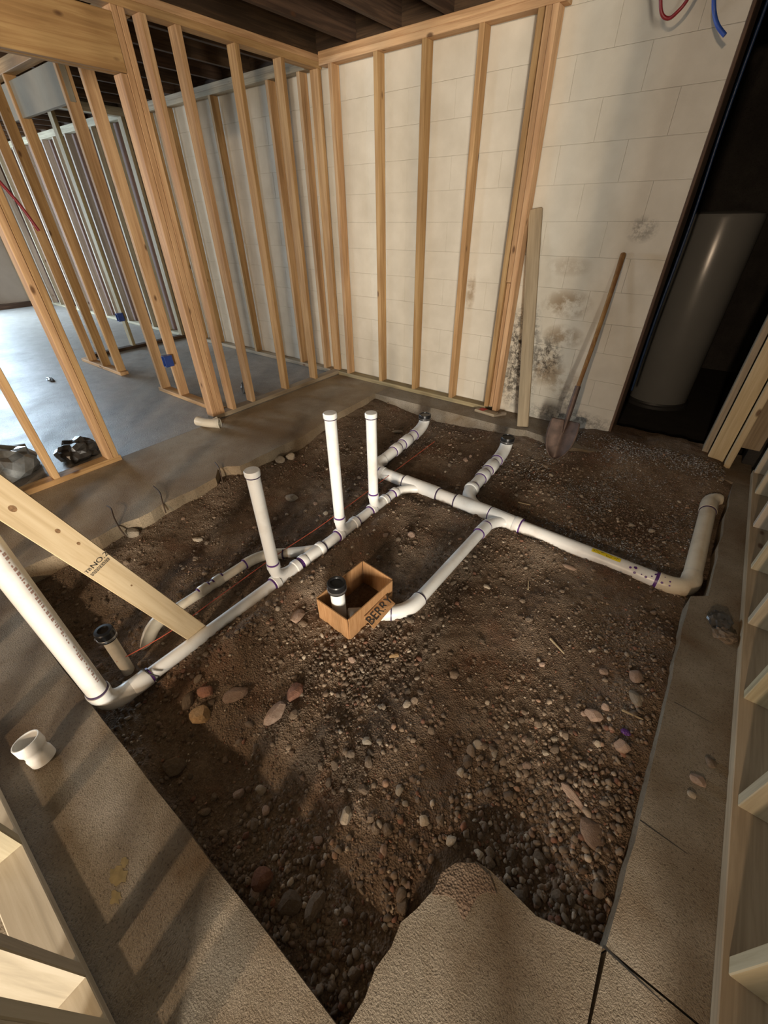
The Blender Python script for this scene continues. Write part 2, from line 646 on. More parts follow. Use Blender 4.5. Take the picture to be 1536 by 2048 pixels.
floor = root('floor', (0, 0, -0.14), 'brown dusty concrete slab around the open dirt pit', 'floor', kind='structure')
ZB = -0.14
west_edge = [(-2.43, -0.02)] + jag((-2.43, -0.02), (-2.375, 0.44), 6, 0.008, 1) + [(-2.375, 0.44)] + jag((-2.375, 0.44), (-2.39, 1.20), 10, 0.014, 2) + \
            [(-2.40, 1.22), (-2.49, 1.30), (-2.47, 1.36), (-2.40, 1.42)] + jag((-2.40, 1.42), (-2.40, 2.1), 8, 0.012, 3) + [(-2.42, 2.2), (-2.49, 2.55)] + jag((-2.49, 2.55), (-2.52, 3.15), 5, 0.004, 4) + [(-2.52, 3.15)]
slab('slab', [(-3.235, -0.02), *west_edge, (-2.52, 3.5), (-3.235, 3.5)], ZB, 0, 'slab_tan', floor)
north_edge = [(-2.52, 3.15)] + jag((-2.52, 3.15), (-1.05, 3.17), 8, 0.003, 5) + [(-1.05, 3.17), (-0.98, 3.20), (-0.80, 3.17), (-0.62, 3.10), (-0.45, 3.13), (-0.32, 3.22), (-0.1, 3.26), (0.2, 3.28), (0.42, 3.22)]
slab('slab', [*north_edge, (0.52, 3.22), (0.52, 3.7), (-0.41, 3.7), (-0.41, 3.5), (-2.52, 3.5)], ZB, -0.001, 'slab', floor)
south_edge = [(-2.43, -0.02)] + jag((-2.43, -0.02), (-0.118, -0.018), 14, 0.003, 6) + [(-0.118, -0.018)]
slab('slab', [*reversed(south_edge), (-3.235, -0.02), (-3.235, -6), (-0.118, -6)], ZB, 0, 'slab_dirty_shaded', floor)
# south east piece that juts into the pit, its tip broken off low
se_l = [(-0.118, -0.018), (-0.112, 0.05), (-0.121, 0.10), (-0.112, 0.15), (-0.118, 0.20), (-0.100, 0.245), (-0.088, 0.29), (-0.075, 0.345), (-0.055, 0.395)]
se_r = [(-0.02, 0.425), (0.02, 0.43), (0.08, 0.425), (0.15, 0.418), (0.22, 0.44), (0.298, 0.462)]
slab('slab', [*se_l, *se_r, (0.303, 0.30), (0.30, -6), (-0.118, -6)], ZB, 0.0005, 'slab_dirty_shaded', floor)
east_edge = [(0.305, 0.467)] + jag((0.305, 0.467), (0.318, 0.80), 5, 0.003, 7)
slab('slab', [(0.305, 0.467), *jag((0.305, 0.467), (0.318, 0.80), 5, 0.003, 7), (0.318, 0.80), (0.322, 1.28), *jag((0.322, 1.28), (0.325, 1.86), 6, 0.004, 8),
              (0.33, 1.90), (0.395, 1.95), *jag((0.395, 1.95), (0.425, 3.1), 10, 0.006, 9), (0.43, 3.22), (2.5, 3.22), (2.5, 0.467)][::-1], ZB, 0, 'slab_dirty_shaded', floor)
slab('slab', [(0.306, -6), (0.309, 0.461), (2.5, 0.461), (2.5, -6)][::-1], ZB, 0.0003, 'slab_dirty_shaded', floor)
slab('slab', [(-12.2, -6), (-3.241, -6), (-3.241, 3.6), (-12.2, 3.6)], ZB, -0.002, 'slab_smooth', floor)
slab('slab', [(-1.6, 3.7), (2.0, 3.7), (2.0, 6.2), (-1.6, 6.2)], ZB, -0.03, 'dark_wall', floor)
dp = [(-0.086, 0.345), (-0.066, 0.385), (-0.052, 0.398), (-0.018, 0.42), (0.02, 0.42), (0.052, 0.395), (0.03, 0.385), (0.014, 0.362), (0.008, 0.298), (-0.007, 0.305), (-0.03, 0.322), (-0.055, 0.312), (-0.082, 0.292)]
slab('dirt_smear', dp[::-1], -0.01, 0.004, 'dirt', floor)
for cx_, cy_, rr_, sd_ in ((-0.785, -0.19, .030, 1), (-0.745, -0.215, .018, 2), (-0.80, -0.165, .014, 3)):
    q_ = random.Random(sd_)
    ring_ = [(cx_ + rr_ * q_.uniform(.6, 1.25) * math.cos(k_ * math.pi / 8), cy_ + rr_ * q_.uniform(.45, .9) * math.sin(k_ * math.pi / 8), 0.0008) for k_ in range(16)]
    part('paint_stain', ring_, [tuple(range(16))], 'yellow_stain', floor)
# saw cuts across the east slab
for a, b, wd in (((0.319, 0.801), (0.44, 0.793), 0.004), ((0.345, 1.272), (0.47, 1.262), 0.0025), ((0.30, 0.4645), (0.43, 0.452), 0.006)):
    a, b = Vector((*a, 0.0006)), Vector((*b, 0.0006))
    s = (b - a).normalized().cross(Vector((0, 0, 1))) * wd / 2
    part('saw_cut', [a - s, b - s * 0.3, b + s * 0.3, a + s], [(0, 1, 2, 3)], 'ink', floor)

# ------------------------------------------------------------------ ground (dirt)
NX, NY = 300, 370
gx, gy = np.meshgrid(np.linspace(-2.62, 0.50, NX), np.linspace(-0.10, 3.66, NY), indexing='ij')
gz = ground_h(gx, gy)
gz = np.where((gy > 3.48) & (gx < -0.42), -0.06, gz)
gz = np.where((gx < -0.9) & (gy > 3.16), np.minimum(gz, -0.03), gz)
gz = np.where(gx > 0.43, np.minimum(gz, -0.02), gz)
gv = np.stack([gx, gy, gz], -1).reshape(-1, 3)
ii = (np.arange(NX - 1)[:, None] * NY + np.arange(NY - 1)[None]).reshape(-1)
gq = np.stack([ii, ii + NY, ii + NY + 1, ii + 1], -1)


def np_mesh(name, V, F, mat, smooth=True):
    me = bpy.data.meshes.new(name)
    k = F.shape[1]
    me.vertices.add(len(V))
    me.vertices.foreach_set('co', V.astype(np.float32).ravel())
    me.loops.add(F.size)
    me.loops.foreach_set('vertex_index', F.astype(np.int32).ravel())
    me.polygons.add(len(F))
    me.polygons.foreach_set('loop_start', (np.arange(len(F)) * k).astype(np.int32))
    me.polygons.foreach_set('use_smooth', [smooth] * len(F))
    me.update(calc_edges=True)
    me.validate()
    me.materials.append(M[mat])
    return me


ground = link('ground', np_mesh('ground', gv, gq, 'dirt'))
tag(ground, 'dark brown dirt filling the open pit in the slab', 'ground', kind='structure')

# ------------------------------------------------------------------ block wall (north)
WY = 3.492
nw = vbox('wall_north', -6.6, -0.418, WY + 0.004, WY + 0.20, -0.14, 2.71, 'mortar', None, 0)
tag(nw, 'white painted concrete block wall with stains and mould near the shovel', 'wall', kind='structure')
BW, BH = 0.4, 0.2
for r in range(13):
    z0 = r * BH
    x = -0.416
    first = BW if r % 2 == 0 else BW / 2
    wdt = first
    while x > -6.5:
        x0 = max(x - wdt, -6.6)
        g = 0.0004
        o = vbox('block', x0 + g, x - g, WY - 0.0015 + random.uniform(-.0006, .0006), WY + 0.03, z0 + g, z0 + BH - g, 'block', nw, 0.0011)
        x = x0
        wdt = BW
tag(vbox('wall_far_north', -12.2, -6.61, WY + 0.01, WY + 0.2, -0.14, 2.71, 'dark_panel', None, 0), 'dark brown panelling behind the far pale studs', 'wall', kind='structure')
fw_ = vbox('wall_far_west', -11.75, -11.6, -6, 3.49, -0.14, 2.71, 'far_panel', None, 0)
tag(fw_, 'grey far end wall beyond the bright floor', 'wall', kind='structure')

# door opening to the dark utility room
tag(vbox('trim_1', -0.416, -0.398, 3.488, 3.70, 0.0, 2.40, 'buck', None, 0.003), 'dark wooden buck lining the edge of the block wall', 'trim', kind='structure')
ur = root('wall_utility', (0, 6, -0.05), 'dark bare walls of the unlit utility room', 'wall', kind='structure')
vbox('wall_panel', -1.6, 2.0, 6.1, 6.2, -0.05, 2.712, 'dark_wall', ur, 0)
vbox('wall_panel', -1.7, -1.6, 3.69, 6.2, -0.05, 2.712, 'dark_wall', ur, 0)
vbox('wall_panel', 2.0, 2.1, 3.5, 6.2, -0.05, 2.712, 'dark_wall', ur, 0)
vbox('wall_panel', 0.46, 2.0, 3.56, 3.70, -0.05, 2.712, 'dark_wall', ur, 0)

# ------------------------------------------------------------------ ceiling
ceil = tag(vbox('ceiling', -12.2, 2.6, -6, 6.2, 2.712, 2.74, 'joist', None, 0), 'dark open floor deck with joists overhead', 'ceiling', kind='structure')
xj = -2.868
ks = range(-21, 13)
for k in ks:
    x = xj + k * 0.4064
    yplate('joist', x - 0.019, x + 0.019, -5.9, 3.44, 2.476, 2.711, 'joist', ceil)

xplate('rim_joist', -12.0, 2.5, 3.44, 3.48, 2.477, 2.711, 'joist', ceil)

# ------------------------------------------------------------------ framed walls
SW, SD = 0.038, 0.089
ZT = 2.40


def stud(x0, x1, y0, y1, parent, z0=0.038, z1=ZT, mat='stud', name='stud'):
    return vbox(name, x0, x1, y0, y1, z0, z1, mat, parent)


# furring wall in front of the blocks, pit side
fn = root('furring_wall', (-2.3, 3.435, 0), 'orange stud furring frame standing against the white block wall', 'stud frame')
FY0, FY1 = 3.39, 3.479
xplate('bottom_plate', -3.235, -1.44, FY0, FY1, 0, 0.038, 'stud_treated', fn)
xplate('top_plate', -3.20, -1.295, FY0, FY1, ZT, ZT + 0.038, 'stud', fn)
xplate('top_plate', -3.20, -1.31, FY0, FY1, ZT + 0.038, ZT + 0.076, 'stud', fn)
for x in (-3.085, -2.64, -2.225, -1.805):
    stud(x - SW / 2, x + SW / 2, FY0, FY1, fn)
stud(-1.455, -1.455 + SW, FY0, FY1, fn)
stud(-1.412, -1.412 + SW, FY0 + 0.022, FY1, fn, z1=1.02)
stud(-1.412, -1.412 + SW, FY0 + 0.002, FY1, fn, z0=1.025)
stud(-1.370, -1.370 + SW, FY0 - 0.003, FY1, fn, z0=0.0)
# furring of the next room along the same wall
fr = root('furring_wall', (-4.9, 3.435, 0), 'stud furring frame with pale panels seen through the left stud wall', 'stud frame')
xplate('bottom_plate', -6.25, -3.36, FY0, FY1, 0, 0.038, 'stud_treated', fr)
xplate('top_plate', -6.25, -3.36, FY0, FY1, ZT, ZT + 0.038, 'stud_treated', fr)
xplate('top_plate', -6.25, -3.36, FY0, FY1, ZT + 0.038, ZT + 0.076, 'stud_treated', fr)
for x in (-3.44, -3.83, -4.26, -4.67, -5.08, -5.48, -5.88, -6.2):
    stud(x - SW / 2, x + SW / 2, FY0, FY1, fr)
ff = root('furring_wall', (-8.8, 3.435, 0), 'pale weathered stud frame on the far wall, seen through the left studs', 'stud frame')
xplate('bottom_plate', -11.5, -6.4, FY0, FY1, 0, 0.038, 'stud_grey', ff)
xplate('top_plate', -11.5, -6.4, FY0, FY1, ZT, ZT + 0.076, 'stud_grey', ff)
for x in np.arange(-11.3, -6.4, 0.406):
    stud(x - SW / 2, x + SW / 2, FY0, FY1, ff, mat='stud_grey')

# west wall of the pit room
ww = root('wall_west', (-3.30, 1.8, 0), 'open stud wall with door header between the pit room and the bright room', 'wall', kind='structure')
WX0, WX1 = -3.339, -3.25
yplate('bottom_plate', WX0, WX1, 1.79, 3.478, 0, 0.038, 'stud_treated', ww)
yplate('bottom_plate', WX0 + 0.06, WX1 + 0.06, -0.30, 0.965, 0, 0.038, 'stud', ww)
yplate('top_plate', WX0, WX1, -0.5, 3.48, ZT, ZT + 0.038, 'stud', ww)
yplate('top_plate', WX0, WX1, -0.5, 3.48, ZT + 0.038, ZT + 0.076, 'stud', ww)
for y in (3.445, 3.064, 2.66, 2.235):
    stud(WX0, WX1, y - SW / 2, y + SW / 2, ww)
stud(WX0, WX1, 1.79, 1.828, ww, z1=2.13)
stud(WX0, WX1, 1.831, 1.869, ww)
stud(WX0, WX1, 1.872, 1.910, ww)
stud(WX0 + .012, WX1 + .012, 1.99, 2.028, ww)
yplate('header', WX1 - 0.038, WX1 + 0.004, 0.955, 1.829, 2.132, 2.37, 'header', ww)
yplate('header', WX0, WX0 + 0.040, 0.955, 1.829, 2.132, 2.37, 'header', ww)
stud(WX0 + 0.06, WX1 + 0.06, 0.915, 0.953, ww, z1=2.13)
stud(WX0 + 0.06, WX1 + 0.06, 0.875, 0.913, ww)
stud(WX0 + 0.06, WX1 + 0.06, 0.53, 0.568, ww)
stud(WX0 + 0.06, WX1 + 0.06, 0.12, 0.158, ww)

# partition running west from the door post
pw = root('wall_partition', (-4.7, 1.955, 0), 'stud partition running back from the door post into the bright room', 'wall', kind='structure')
PY0, PY1 = 1.915, 2.004
xplate('bottom_plate', -4.40, -3.36, PY0, PY1, 0, 0.038, 'stud', pw)
xplate('bottom_plate', -6.25, -5.22, PY0, PY1, 0, 0.038, 'stud', pw)
xplate('top_plate', -6.25, -3.36, PY0, PY1, ZT, ZT + 0.076, 'stud', pw)
for x in (-3.985, -4.325, -5.28, -5.65, -6.02, -3.60 - 0.9):
    if abs(x + 4.5) < 0.01:
        continue
    stud(x - SW / 2, x + SW / 2, PY0, PY1, pw)
xplate('header', -5.45, -4.30, PY0 + 0.02, PY0 + 0.06, 2.14, 2.36, 'panel', pw)
# cross wall
cw = root('wall_cross', (-6.3, 2.7, 0), 'dark bottom plate and stud of the cross partition in the bright room', 'wall', kind='structure')
yplate('bottom_plate', -6.39, -6.30, 2.03, 3.385, 0, 0.038, 'joist', cw)
yplate('top_plate', -6.39, -6.30, 2.03, 3.385, ZT, ZT + 0.076, 'stud_grey', cw)
stud(-6.39, -6.30, 2.60, 2.638, cw, mat='stud_treated')
stud(-6.39, -6.30, 3.33, 3.368, cw, mat='stud_treated')
# far west studs
fwf = root('furring_wall', (-11.55, 1, 0), 'stud frame on the far end wall at the left edge', 'stud frame')
yplate('bottom_plate', -11.59, -11.50, -3, 3.38, 0, 0.09, 'joist', fwf)
for y in (3.1, 2.5, 1.9, 1.3, 0.7):
    stud(-11.59, -11.50, y - SW / 2, y + SW / 2, fwf, z0=0.09, mat='stud_treated')

# south wall (bottom left of the picture)
sw = root('wall_south', (-1.6, -0.355, 0), 'near stud wall at the lower left corner with pale lit studs', 'wall', kind='structure')
SY0, SY1 = -0.402, -0.313
xplate('bottom_plate', -3.19, -0.342, SY0, SY1, 0, 0.038, 'stud_dusty', sw)
xplate('top_plate', -3.19, 0.55, SY0, SY1, ZT, ZT + 0.076, 'stud', sw)
for k in range(7):
    x = -0.640 - 0.4064 * k
    stud(x - SW, x, SY0, SY1, sw, mat='stud_dusty')
for x in (-0.540, -0.500, -0.420, -0.380):
    stud(x, x + SW, SY0, SY1, sw, mat='stud_dusty')
for x in (0.46, 0.50, 0.54, 0.95, 1.36, 1.77):
    stud(x, x + SW, SY0, SY1, sw, mat='stud_dusty')
xplate('bottom_plate', 0.46, 2.4, SY0, SY1, 0, 0.038, 'stud_dusty', sw)
# east wall (right edge of the picture)
ew = root('wall_east', (0.56, 1.8, 0), 'near stud wall along the right edge with pale lit studs', 'wall', kind='structure')
EX0, EX1 = 0.516, 0.605
yplate('bottom_plate', EX0, EX1, 0.30, 3.40, 0, 0.038, 'old_board', ew)
yplate('top_plate', EX0, EX1, 0.30, 3.40, ZT, ZT + 0.076, 'stud', ew)
for k in range(8):
    y = 0.575 + 0.4125 * k
    if y < 3.3:
        stud(EX0 + 0.014, EX1, y, y + SW, ew, mat='stud_dusty')
stud(EX0 + 0.005, EX1, 3.355, 3.393, ew, mat='stud_dusty')
eb = vbox('wall_east_block', 0.632, 0.83, 0.22, 3.56, -0.14, 2.71, 'mortar', None, 0)
tag(eb, 'pale painted block wall behind the right stud wall', 'wall', kind='structure')
for rr in range(13):
    y = 0.22 - (0.2 if rr % 2 else 0.0)
    while y < 3.5:
        ya, yb = max(y, 0.22), min(y + 0.4, 3.56)
        if yb - ya > 0.05:
            vbox('block', 0.610, 0.640, ya + .001, yb - .001, rr * 0.2 + .001, rr * 0.2 + .199, 'block', eb, 0.0016)
        y += 0.4
# jamb posts of the utility door
jp = root('door_2', (0.33, 3.5, 0), 'stack of pale studs framing the right side of the dark utility doorway', 'door frame', kind='structure')
stud(0.213, 0.251, 3.53, 3.665, jp, z0=0.0, mat='stud_treated', name='jamb_stud')
stud(0.256, 0.352, 3.47, 3.508, jp, z0=0.0, mat='stud_pale', name='jamb_stud')
stud(0.36, 0.398, 3.41, 3.499, jp, z0=0.0, mat='stud_pale', name='jamb_stud')
stud(0.403, 0.51, 3.50, 3.538, jp, z0=0.13, mat='stud_treated', name='jamb_stud')

# ------------------------------------------------------------------ DRAIN ASSEMBLY
dr = root('drain_pipe_assembly', (-1.36, 0.85, -0.11), 'white plastic drain piping laid through the dirt with three capped risers and tall stack', 'drain pipe')


def hub(path_pt, axis, r, ln, parent, name='coupling', mat='pvc', ring=True, both=False):
    """short wider collar with a purple primer line at its mouth"""
    c, a = Vector(path_pt), Vector(axis).normalized()
    o = tube(name, [c - a * ln / 2, c - a * (ln / 2 - .003), c + a * (ln / 2 - .003), c + a * ln / 2], [r - .002, r, r, r - .002], mat, parent)
    if ring:
        primer(c + a * (ln / 2 + 0.003), a, r - 0.0035, o)
        if both:
            primer(c - a * (ln / 2 + 0.003), a, r - 0.0035, o)
    return o


def primer(c, a, r, parent, ln=0.010, mat='primer'):
    c, a = Vector(c), Vector(a).normalized()
    return tube('primer_ring', [c - a * ln / 2, c + a * ln / 2], r, mat, parent, caps=(True, True))


ZP = -0.075
R3, R2, RT = 0.042, 0.031, 0.030
XW = -1.362      # the run along the west side
YT = 2.045       # the east-west trunk

# vertical stack and its elbow
SX, SY = -1.370, 0.020
stack = tube('stack_pipe', [(SX, SY, 0.03), (SX, SY, 2.40)], 0.0350, 'pvc', dr, 32)
# printed line along the stack (a row of small ink dashes on the side facing the camera)
pv, pf = [], []
rs = random.Random(3)
ang0 = math.atan2(-SY + 0.55, -SX)
z = 0.10
while z < 1.0:
    ln = rs.uniform(0.004, 0.012)
    for row in range(2):
        if rs.random() < 0.8:
            a0 = ang0 + row * 0.14
            n = len(pv)
            for (aa, zz) in ((a0, z), (a0 + 0.09, z), (a0 + 0.09, z + ln), (a0, z + ln)):
                pv.append((SX + 0.0353 * math.cos(aa), SY + 0.0353 * math.sin(aa), zz))
            pf.append((n, n + 1, n + 2, n + 3))
    z += ln + rs.uniform(0.003, 0.008)
part('printed_line', pv, pf, 'print_red', stack)['kind'] = 'stuff'
el = tube('elbow', [(SX, SY, 0.032), (SX, SY, 0.02), *arc((SX, SY, 0.0), (SX + 0.005, SY + .005, ZP), (XW - .01, SY + 0.085, ZP), 8), (XW - .01, SY + 0.10, ZP)], [0.041, 0.041] + [0.0385] * 9 + [0.037], 'pvc', dr, 28)
primer((SX, SY, 0.036), (0, 0, 1), 0.0375, el, 0.010, 'dark_joint')
hub((XW - .008, 0.145, ZP), (0, 1, 0), 0.0385, 0.07, dr, 'coupling', ring=True, both=True)
# west run
tube('pipe', [(XW - .008, 0.15, ZP), (XW, 0.84, ZP)], RT, 'pvc', dr)
# tie wire on the coupling
tube('tie_wire', [(XW - .045, 0.17, -0.06), (XW - .02, 0.175, -0.034), (XW + .02, 0.18, -0.036), (XW + .045, 0.20, -0.055), (XW + .06, 0.18, -0.05)], 0.0035, 'ink', dr, 8)


def riser(x, y, top, y_end, r=0.0300):
    """long-sweep combination tee carrying a capped upright pipe"""
    y_in = y - 0.030
    t = sweep([(XW, y_in, ZP), (XW, y_in + .003, ZP), (XW, y_in + .030, ZP), (XW, y_in + .034, ZP), (XW, y_end - .034, ZP), (XW, y_end - .030, ZP), (XW, y_end - .003, ZP), (XW, y_end, ZP)],
              [RT + .007, RT + .010, RT + .010, RT + .004, RT + .004, RT + .010, RT + .010, RT + .007], 28)
    s = sweep(arc((XW, y_end - 0.012, ZP + .002), (x, y - 0.004, ZP - .005), (x, y, 0.015), 10) + [(x, y, 0.016), (x, y, 0.043)], [RT] * 11 + [RT + .004, RT + .004], 28)
    V, Fc = merge(t, s)
    o = part('combination_tee', V, Fc, 'pvc', dr, True)
    shade_by_angle(o)
    primer((x, y, 0.0465), (0, 0, 1), RT + .0012, o, 0.011)
    primer((XW, y_in - .003, ZP), (0, 1, 0), RT + .005, o, 0.011)
    primer((XW, y_end + .003, ZP), (0, 1, 0), RT + .005, o, 0.010)
    p = tube('riser_pipe', [(x, y, 0.03), (x, y, top)], r, 'pvc', dr, 28)
    c = revolve('pipe_cap', [(r + .004, 0), (r + .0045, 0.004), (r + .0045, 0.022), (r + 0.002, 0.026), (0.0, 0.0275)], (x, y, top - 0.018), 'pvc', p)
    primer((x, y, top - 0.021), (0, 0, 1), r + .0025, c, 0.006, 'dark_joint')


riser(-1.370, 0.860, 0.572, 1.005)
riser(-1.362, 1.346, 0.668, 1.487)
riser(-1.358, 1.656, 0.566, 1.790)
# wye where the dusty branch joins, and the run between the risers
tube('pipe', [(XW, 0.99, ZP), (XW, 1.33, ZP)], RT, 'pvc', dr)
hub((XW, 1.042, ZP), (0, -1, 0), RT + .010, 0.032, dr, 'collar', ring=False)
hub((XW, 1.172, ZP), (0, 1, 0), RT + .010, 0.032, dr, 'collar', ring=False)
wy = part('wye', *merge(sweep([(XW, 1.03, ZP), (XW, 1.033, ZP), (XW, 1.182, ZP), (XW, 1.185, ZP)], [RT + .003, RT + .005, RT + .005, RT + .003], 24),
                        sweep([(XW, 1.17, ZP), (XW - .06, 1.10, ZP), (XW - .12, 1.04, ZP)], .028, 24)), 'pvc', dr, True)
shade_by_angle(wy)
primer((XW, 1.022, ZP), (0, 1, 0), RT + .005, wy, .008)
primer((XW, 1.192, ZP), (0, 1, 0), RT + .005, wy, 0.010, 'dark_joint')
tube('pipe', [(XW, 1.47, ZP), (XW, 1.64, ZP)], RT, 'pvc', dr)
# sweep into the trunk
tube('pipe', [(XW, 1.77, ZP), *arc((XW, 1.86, ZP), (XW + .005, 2.0, ZP), (-1.20, YT, ZP), 8)], RT, 'pvc', dr)
hub((XW + .003, 1.885, ZP), (-0.05, -1, 0), RT + .008, 0.035, dr, 'collar', ring=True)
# trunk, west to east
tube('elbow', [(-1.69, 2.19, ZP + .01), *arc((-1.69, 2.16, ZP + .01), (-1.69, YT + .01, ZP), (-1.58, YT + .005, ZP), 8)], 0.045, 'pvc', dr)
tube('pipe', [(-1.60, YT + .005, ZP), (-1.30, YT, ZP)], R3, 'pvc', dr)
hub((-1.585, YT, ZP), (-1, 0, 0), 0.0490, 0.03, dr, 'collar')
w1 = tube('wye', [(-1.385, YT, ZP), (-1.382, YT, ZP), (-1.12, YT, ZP), (-1.117, YT, ZP)], [.048, .0505, .0505, .048], 'pvc', dr)
primer((-1.388, YT, ZP), (1, 0, 0), 0.0475, w1, .008, 'dark_joint')
primer((-1.114, YT, ZP), (1, 0, 0), 0.0475, w1, .010, 'dark_joint')
tube('pipe', [(-1.2, YT, ZP), (-0.95, YT, ZP)], R3, 'pvc', dr)
w2 = part('wye', *merge(sweep([(-0.975, YT, ZP), (-0.972, YT, ZP), (-0.745, YT, ZP), (-0.742, YT, ZP)], [.048, .0505, .0505, .048], 24),
                        sweep(arc((-0.80, YT, ZP), (-0.93, YT + .03, ZP), (-0.955, 2.20, ZP + .01), 8) + [(-0.958, 2.235, ZP + .012)], [.044] * 9 + [.0445], 24)), 'pvc', dr, True)
shade_by_angle(w2)
primer((-0.978, YT, ZP), (1, 0, 0), 0.0475, w2, .010, 'dark_joint')
primer((-0.739, YT, ZP), (1, 0, 0), 0.0475, w2, .012)
w3 = part('wye', *merge(sweep([(-0.735, YT - .003, ZP), (-0.732, YT - .003, ZP), (-0.535, YT - .012, ZP), (-0.532, YT - .012, ZP)], [.048, .0505, .0505, .048], 24),
                        sweep(arc((-0.56, YT - .01, ZP), (-0.67, YT - .02, ZP), (-0.70, 1.915, ZP), 8), .037, 24)), 'pvc', dr, True)
shade_by_angle(w3)
hub((-0.555, YT - .012, ZP), (1, 0, 0), 0.0540, 0.04, dr, 'collar')
long = tube('pipe', [(-0.55, YT - .012, ZP), (0.20, 2.018, ZP)], R3, 'pvc', dr, 28)
# yellow sticker wrapped on the pipe, purple drips
sv, sf = [], []
for i in range(7):
    x = -0.13 + 0.145 * i / 6
    yc = YT - .012 - (x + 0.55) / 0.75 * 0.015
    for j in range(5):
        a = math.radians(62 + 9 * j + 2 * math.sin(i))
        sv.append((x, yc - 0.0425 * math.cos(a) * 1.0, ZP + 0.0425 * math.sin(a)))
for i in range(6):
    for j in range(4):
        n = i * 5 + j
        sf.append((n, n + 5, n + 6, n + 1))
part('sticker', sv, sf, 'yellow', long, True)
sv2, sf2 = [], []
rs = random.Random(5)
for i in range(26):
    x = -0.125 + 0.125 * rs.random()
    ln = rs.uniform(.003, .009)
    a = math.radians(rs.choice([68, 74, 80, 86]))
    yc = YT - .012 - (x + 0.55) / 0.75 * 0.015
    n = len(sv2)
    for (xx, aa) in ((x, a), (x + ln, a), (x + ln, a + .05), (x, a + .05)):
        sv2.append((xx, yc - 0.0430 * math.cos(aa), ZP + 0.0430 * math.sin(aa)))
    sf2.append((n, n + 1, n + 2, n + 3))
part('sticker_print', sv2, sf2, 'ink', long)['kind'] = 'stuff'
dv, df = [], []
for i in range(16):
    x = rs.uniform(0.06, 0.26)
    if 0.185 < x < 0.205:
        continue
    a = math.radians(rs.uniform(30, 85))
    rr = rs.uniform(.003, .007)
    R_ = 0.0426 if x < 0.19 else 0.0468
    n = len(dv)
    for k in range(8):
        b = 2 * math.pi * k / 8
        aa = a + rr * math.sin(b) / R_
        dv.append((x + rr * math.cos(b), 2.018 - R_ * math.cos(aa), ZP + R_ * math.sin(aa)))
    df.append(tuple(range(n, n + 8)))
part('primer_drips', dv, df, 'primer', long)['kind'] = 'stuff'
# elbow and the run along the east slab
ee = tube('elbow', [(0.197, 2.018, ZP), (0.20, 2.018, ZP), *arc((0.225, 2.018, ZP), (0.335, 2.018, ZP), (0.336, 2.13, ZP), 9), (0.336, 2.16, ZP)], [.044, .0465] + [.0465] * 10 + [.0455], 'pvc_tan', dr, 28)
primer((0.192, 2.018, ZP), (1, 0, 0), 0.0452, ee, .016)
tube('pipe', [(0.336, 2.15, ZP), (0.342, 2.86, ZP + .01)], R3, 'pvc_tan', dr, 28)
cp = tube('clean_out', [(0.342, 2.85, ZP + .01), (0.342, 2.853, ZP + .01), (0.342, 2.94, ZP + .012), *arc((0.342, 2.95, ZP + .012), (0.342, 3.03, ZP + .012), (0.40, 3.035, ZP + .012), 6)], [.045, .048, .048] + [.046] * 6 + [.038], 'pvc_tan', dr, 28)
primer((0.342, 2.846, ZP + .01), (0, 1, 0), 0.0460, cp, .010, 'dark_joint')

# north branches with black rubber test caps
def capped_branch(pts, upx, upy, ztop, mat):
    x0, y0, z0 = pts[0]
    x1, y1, z1 = pts[1]
    d = (Vector(pts[1]) - Vector(pts[0])).normalized()
    tube('pipe', [pts[0], pts[1]], 0.0405, mat, dr)
    L = (Vector(pts[1]) - Vector(pts[0])).length
    hub(Vector(pts[0]) + d * (L * 0.36), d, 0.0475, 0.07, dr, 'coupling', mat, True, True)
    hub(Vector(pts[0]) + d * (L * 0.62), d, 0.0475, 0.10, dr, 'coupling', mat, True, True)
    e = tube('elbow', [Vector(pts[1]) - d * .09, *arc(Vector(pts[1]) - d * .08, (upx, upy, z1), (upx, upy, z1 + .075), 8), (upx, upy, ztop)], [.0475] + [.0455] * 9 + [.044], mat, dr, 28)
    primer(Vector(pts[1]) - d * .094, d, .0455, e, .010)
    c = revolve('test_cap', [(.047, 0), (.052, .002), (.052, .040), (.049, .046), (.040, .047), (.039, .042), (0, .042)], (upx, upy, ztop - .012), 'rubber', dr)
    revolve('clamp_band', [(.0523, 0), (.0533, .001), (.0533, .010), (.0523, .011)], (upx, upy, ztop - .004), 'steel', c)


capped_branch([(-1.69, 2.16, ZP + .01), (-1.735, 2.76, ZP + .03)], -1.745, 2.855, 0.035, 'pvc')
capped_branch([(-0.958, 2.21, ZP + .01), (-0.985, 2.76, ZP + .03)], -0.995, 2.855, 0.035, 'pvc')
hub((-0.957, 2.22, ZP + .012), (0, 1, 0), .0500, .035, dr, 'collar')

# south branch to the cardboard box
b1 = tube('elbow', [(-0.698, 1.935, ZP), *arc((-0.70, 1.925, ZP), (-0.702, 1.88, ZP), (-0.704, 1.83, ZP), 4)], 0.038, 'pvc', dr)
primer((-0.70, 1.915, ZP), (0, 1, 0), .0385, b1, .008)
primer((-0.704, 1.826, ZP), (0, 1, 0), .036, b1, .008)
tube('pipe', [(-0.703, 1.88, ZP), (-0.712, 1.17, ZP - .01)], R2, 'pvc', dr)
e2 = tube('elbow', [(-0.712, 1.20, ZP - .01), *arc((-0.712, 1.18, ZP - .01), (-0.712, 1.09, ZP - .01), (-0.79, 1.035, ZP - .015), 7), (-0.815, 1.02, ZP - .02)], [.038] + [.037] * 8 + [.037], 'pvc', dr)
primer((-0.712, 1.204, ZP - .01), (0, 1, 0), .0355, e2, .010, 'dark_joint')
primer((-0.772, 1.048, ZP - .012), (-.8, -.55, 0), .0385, e2, .006, 'dark_joint')
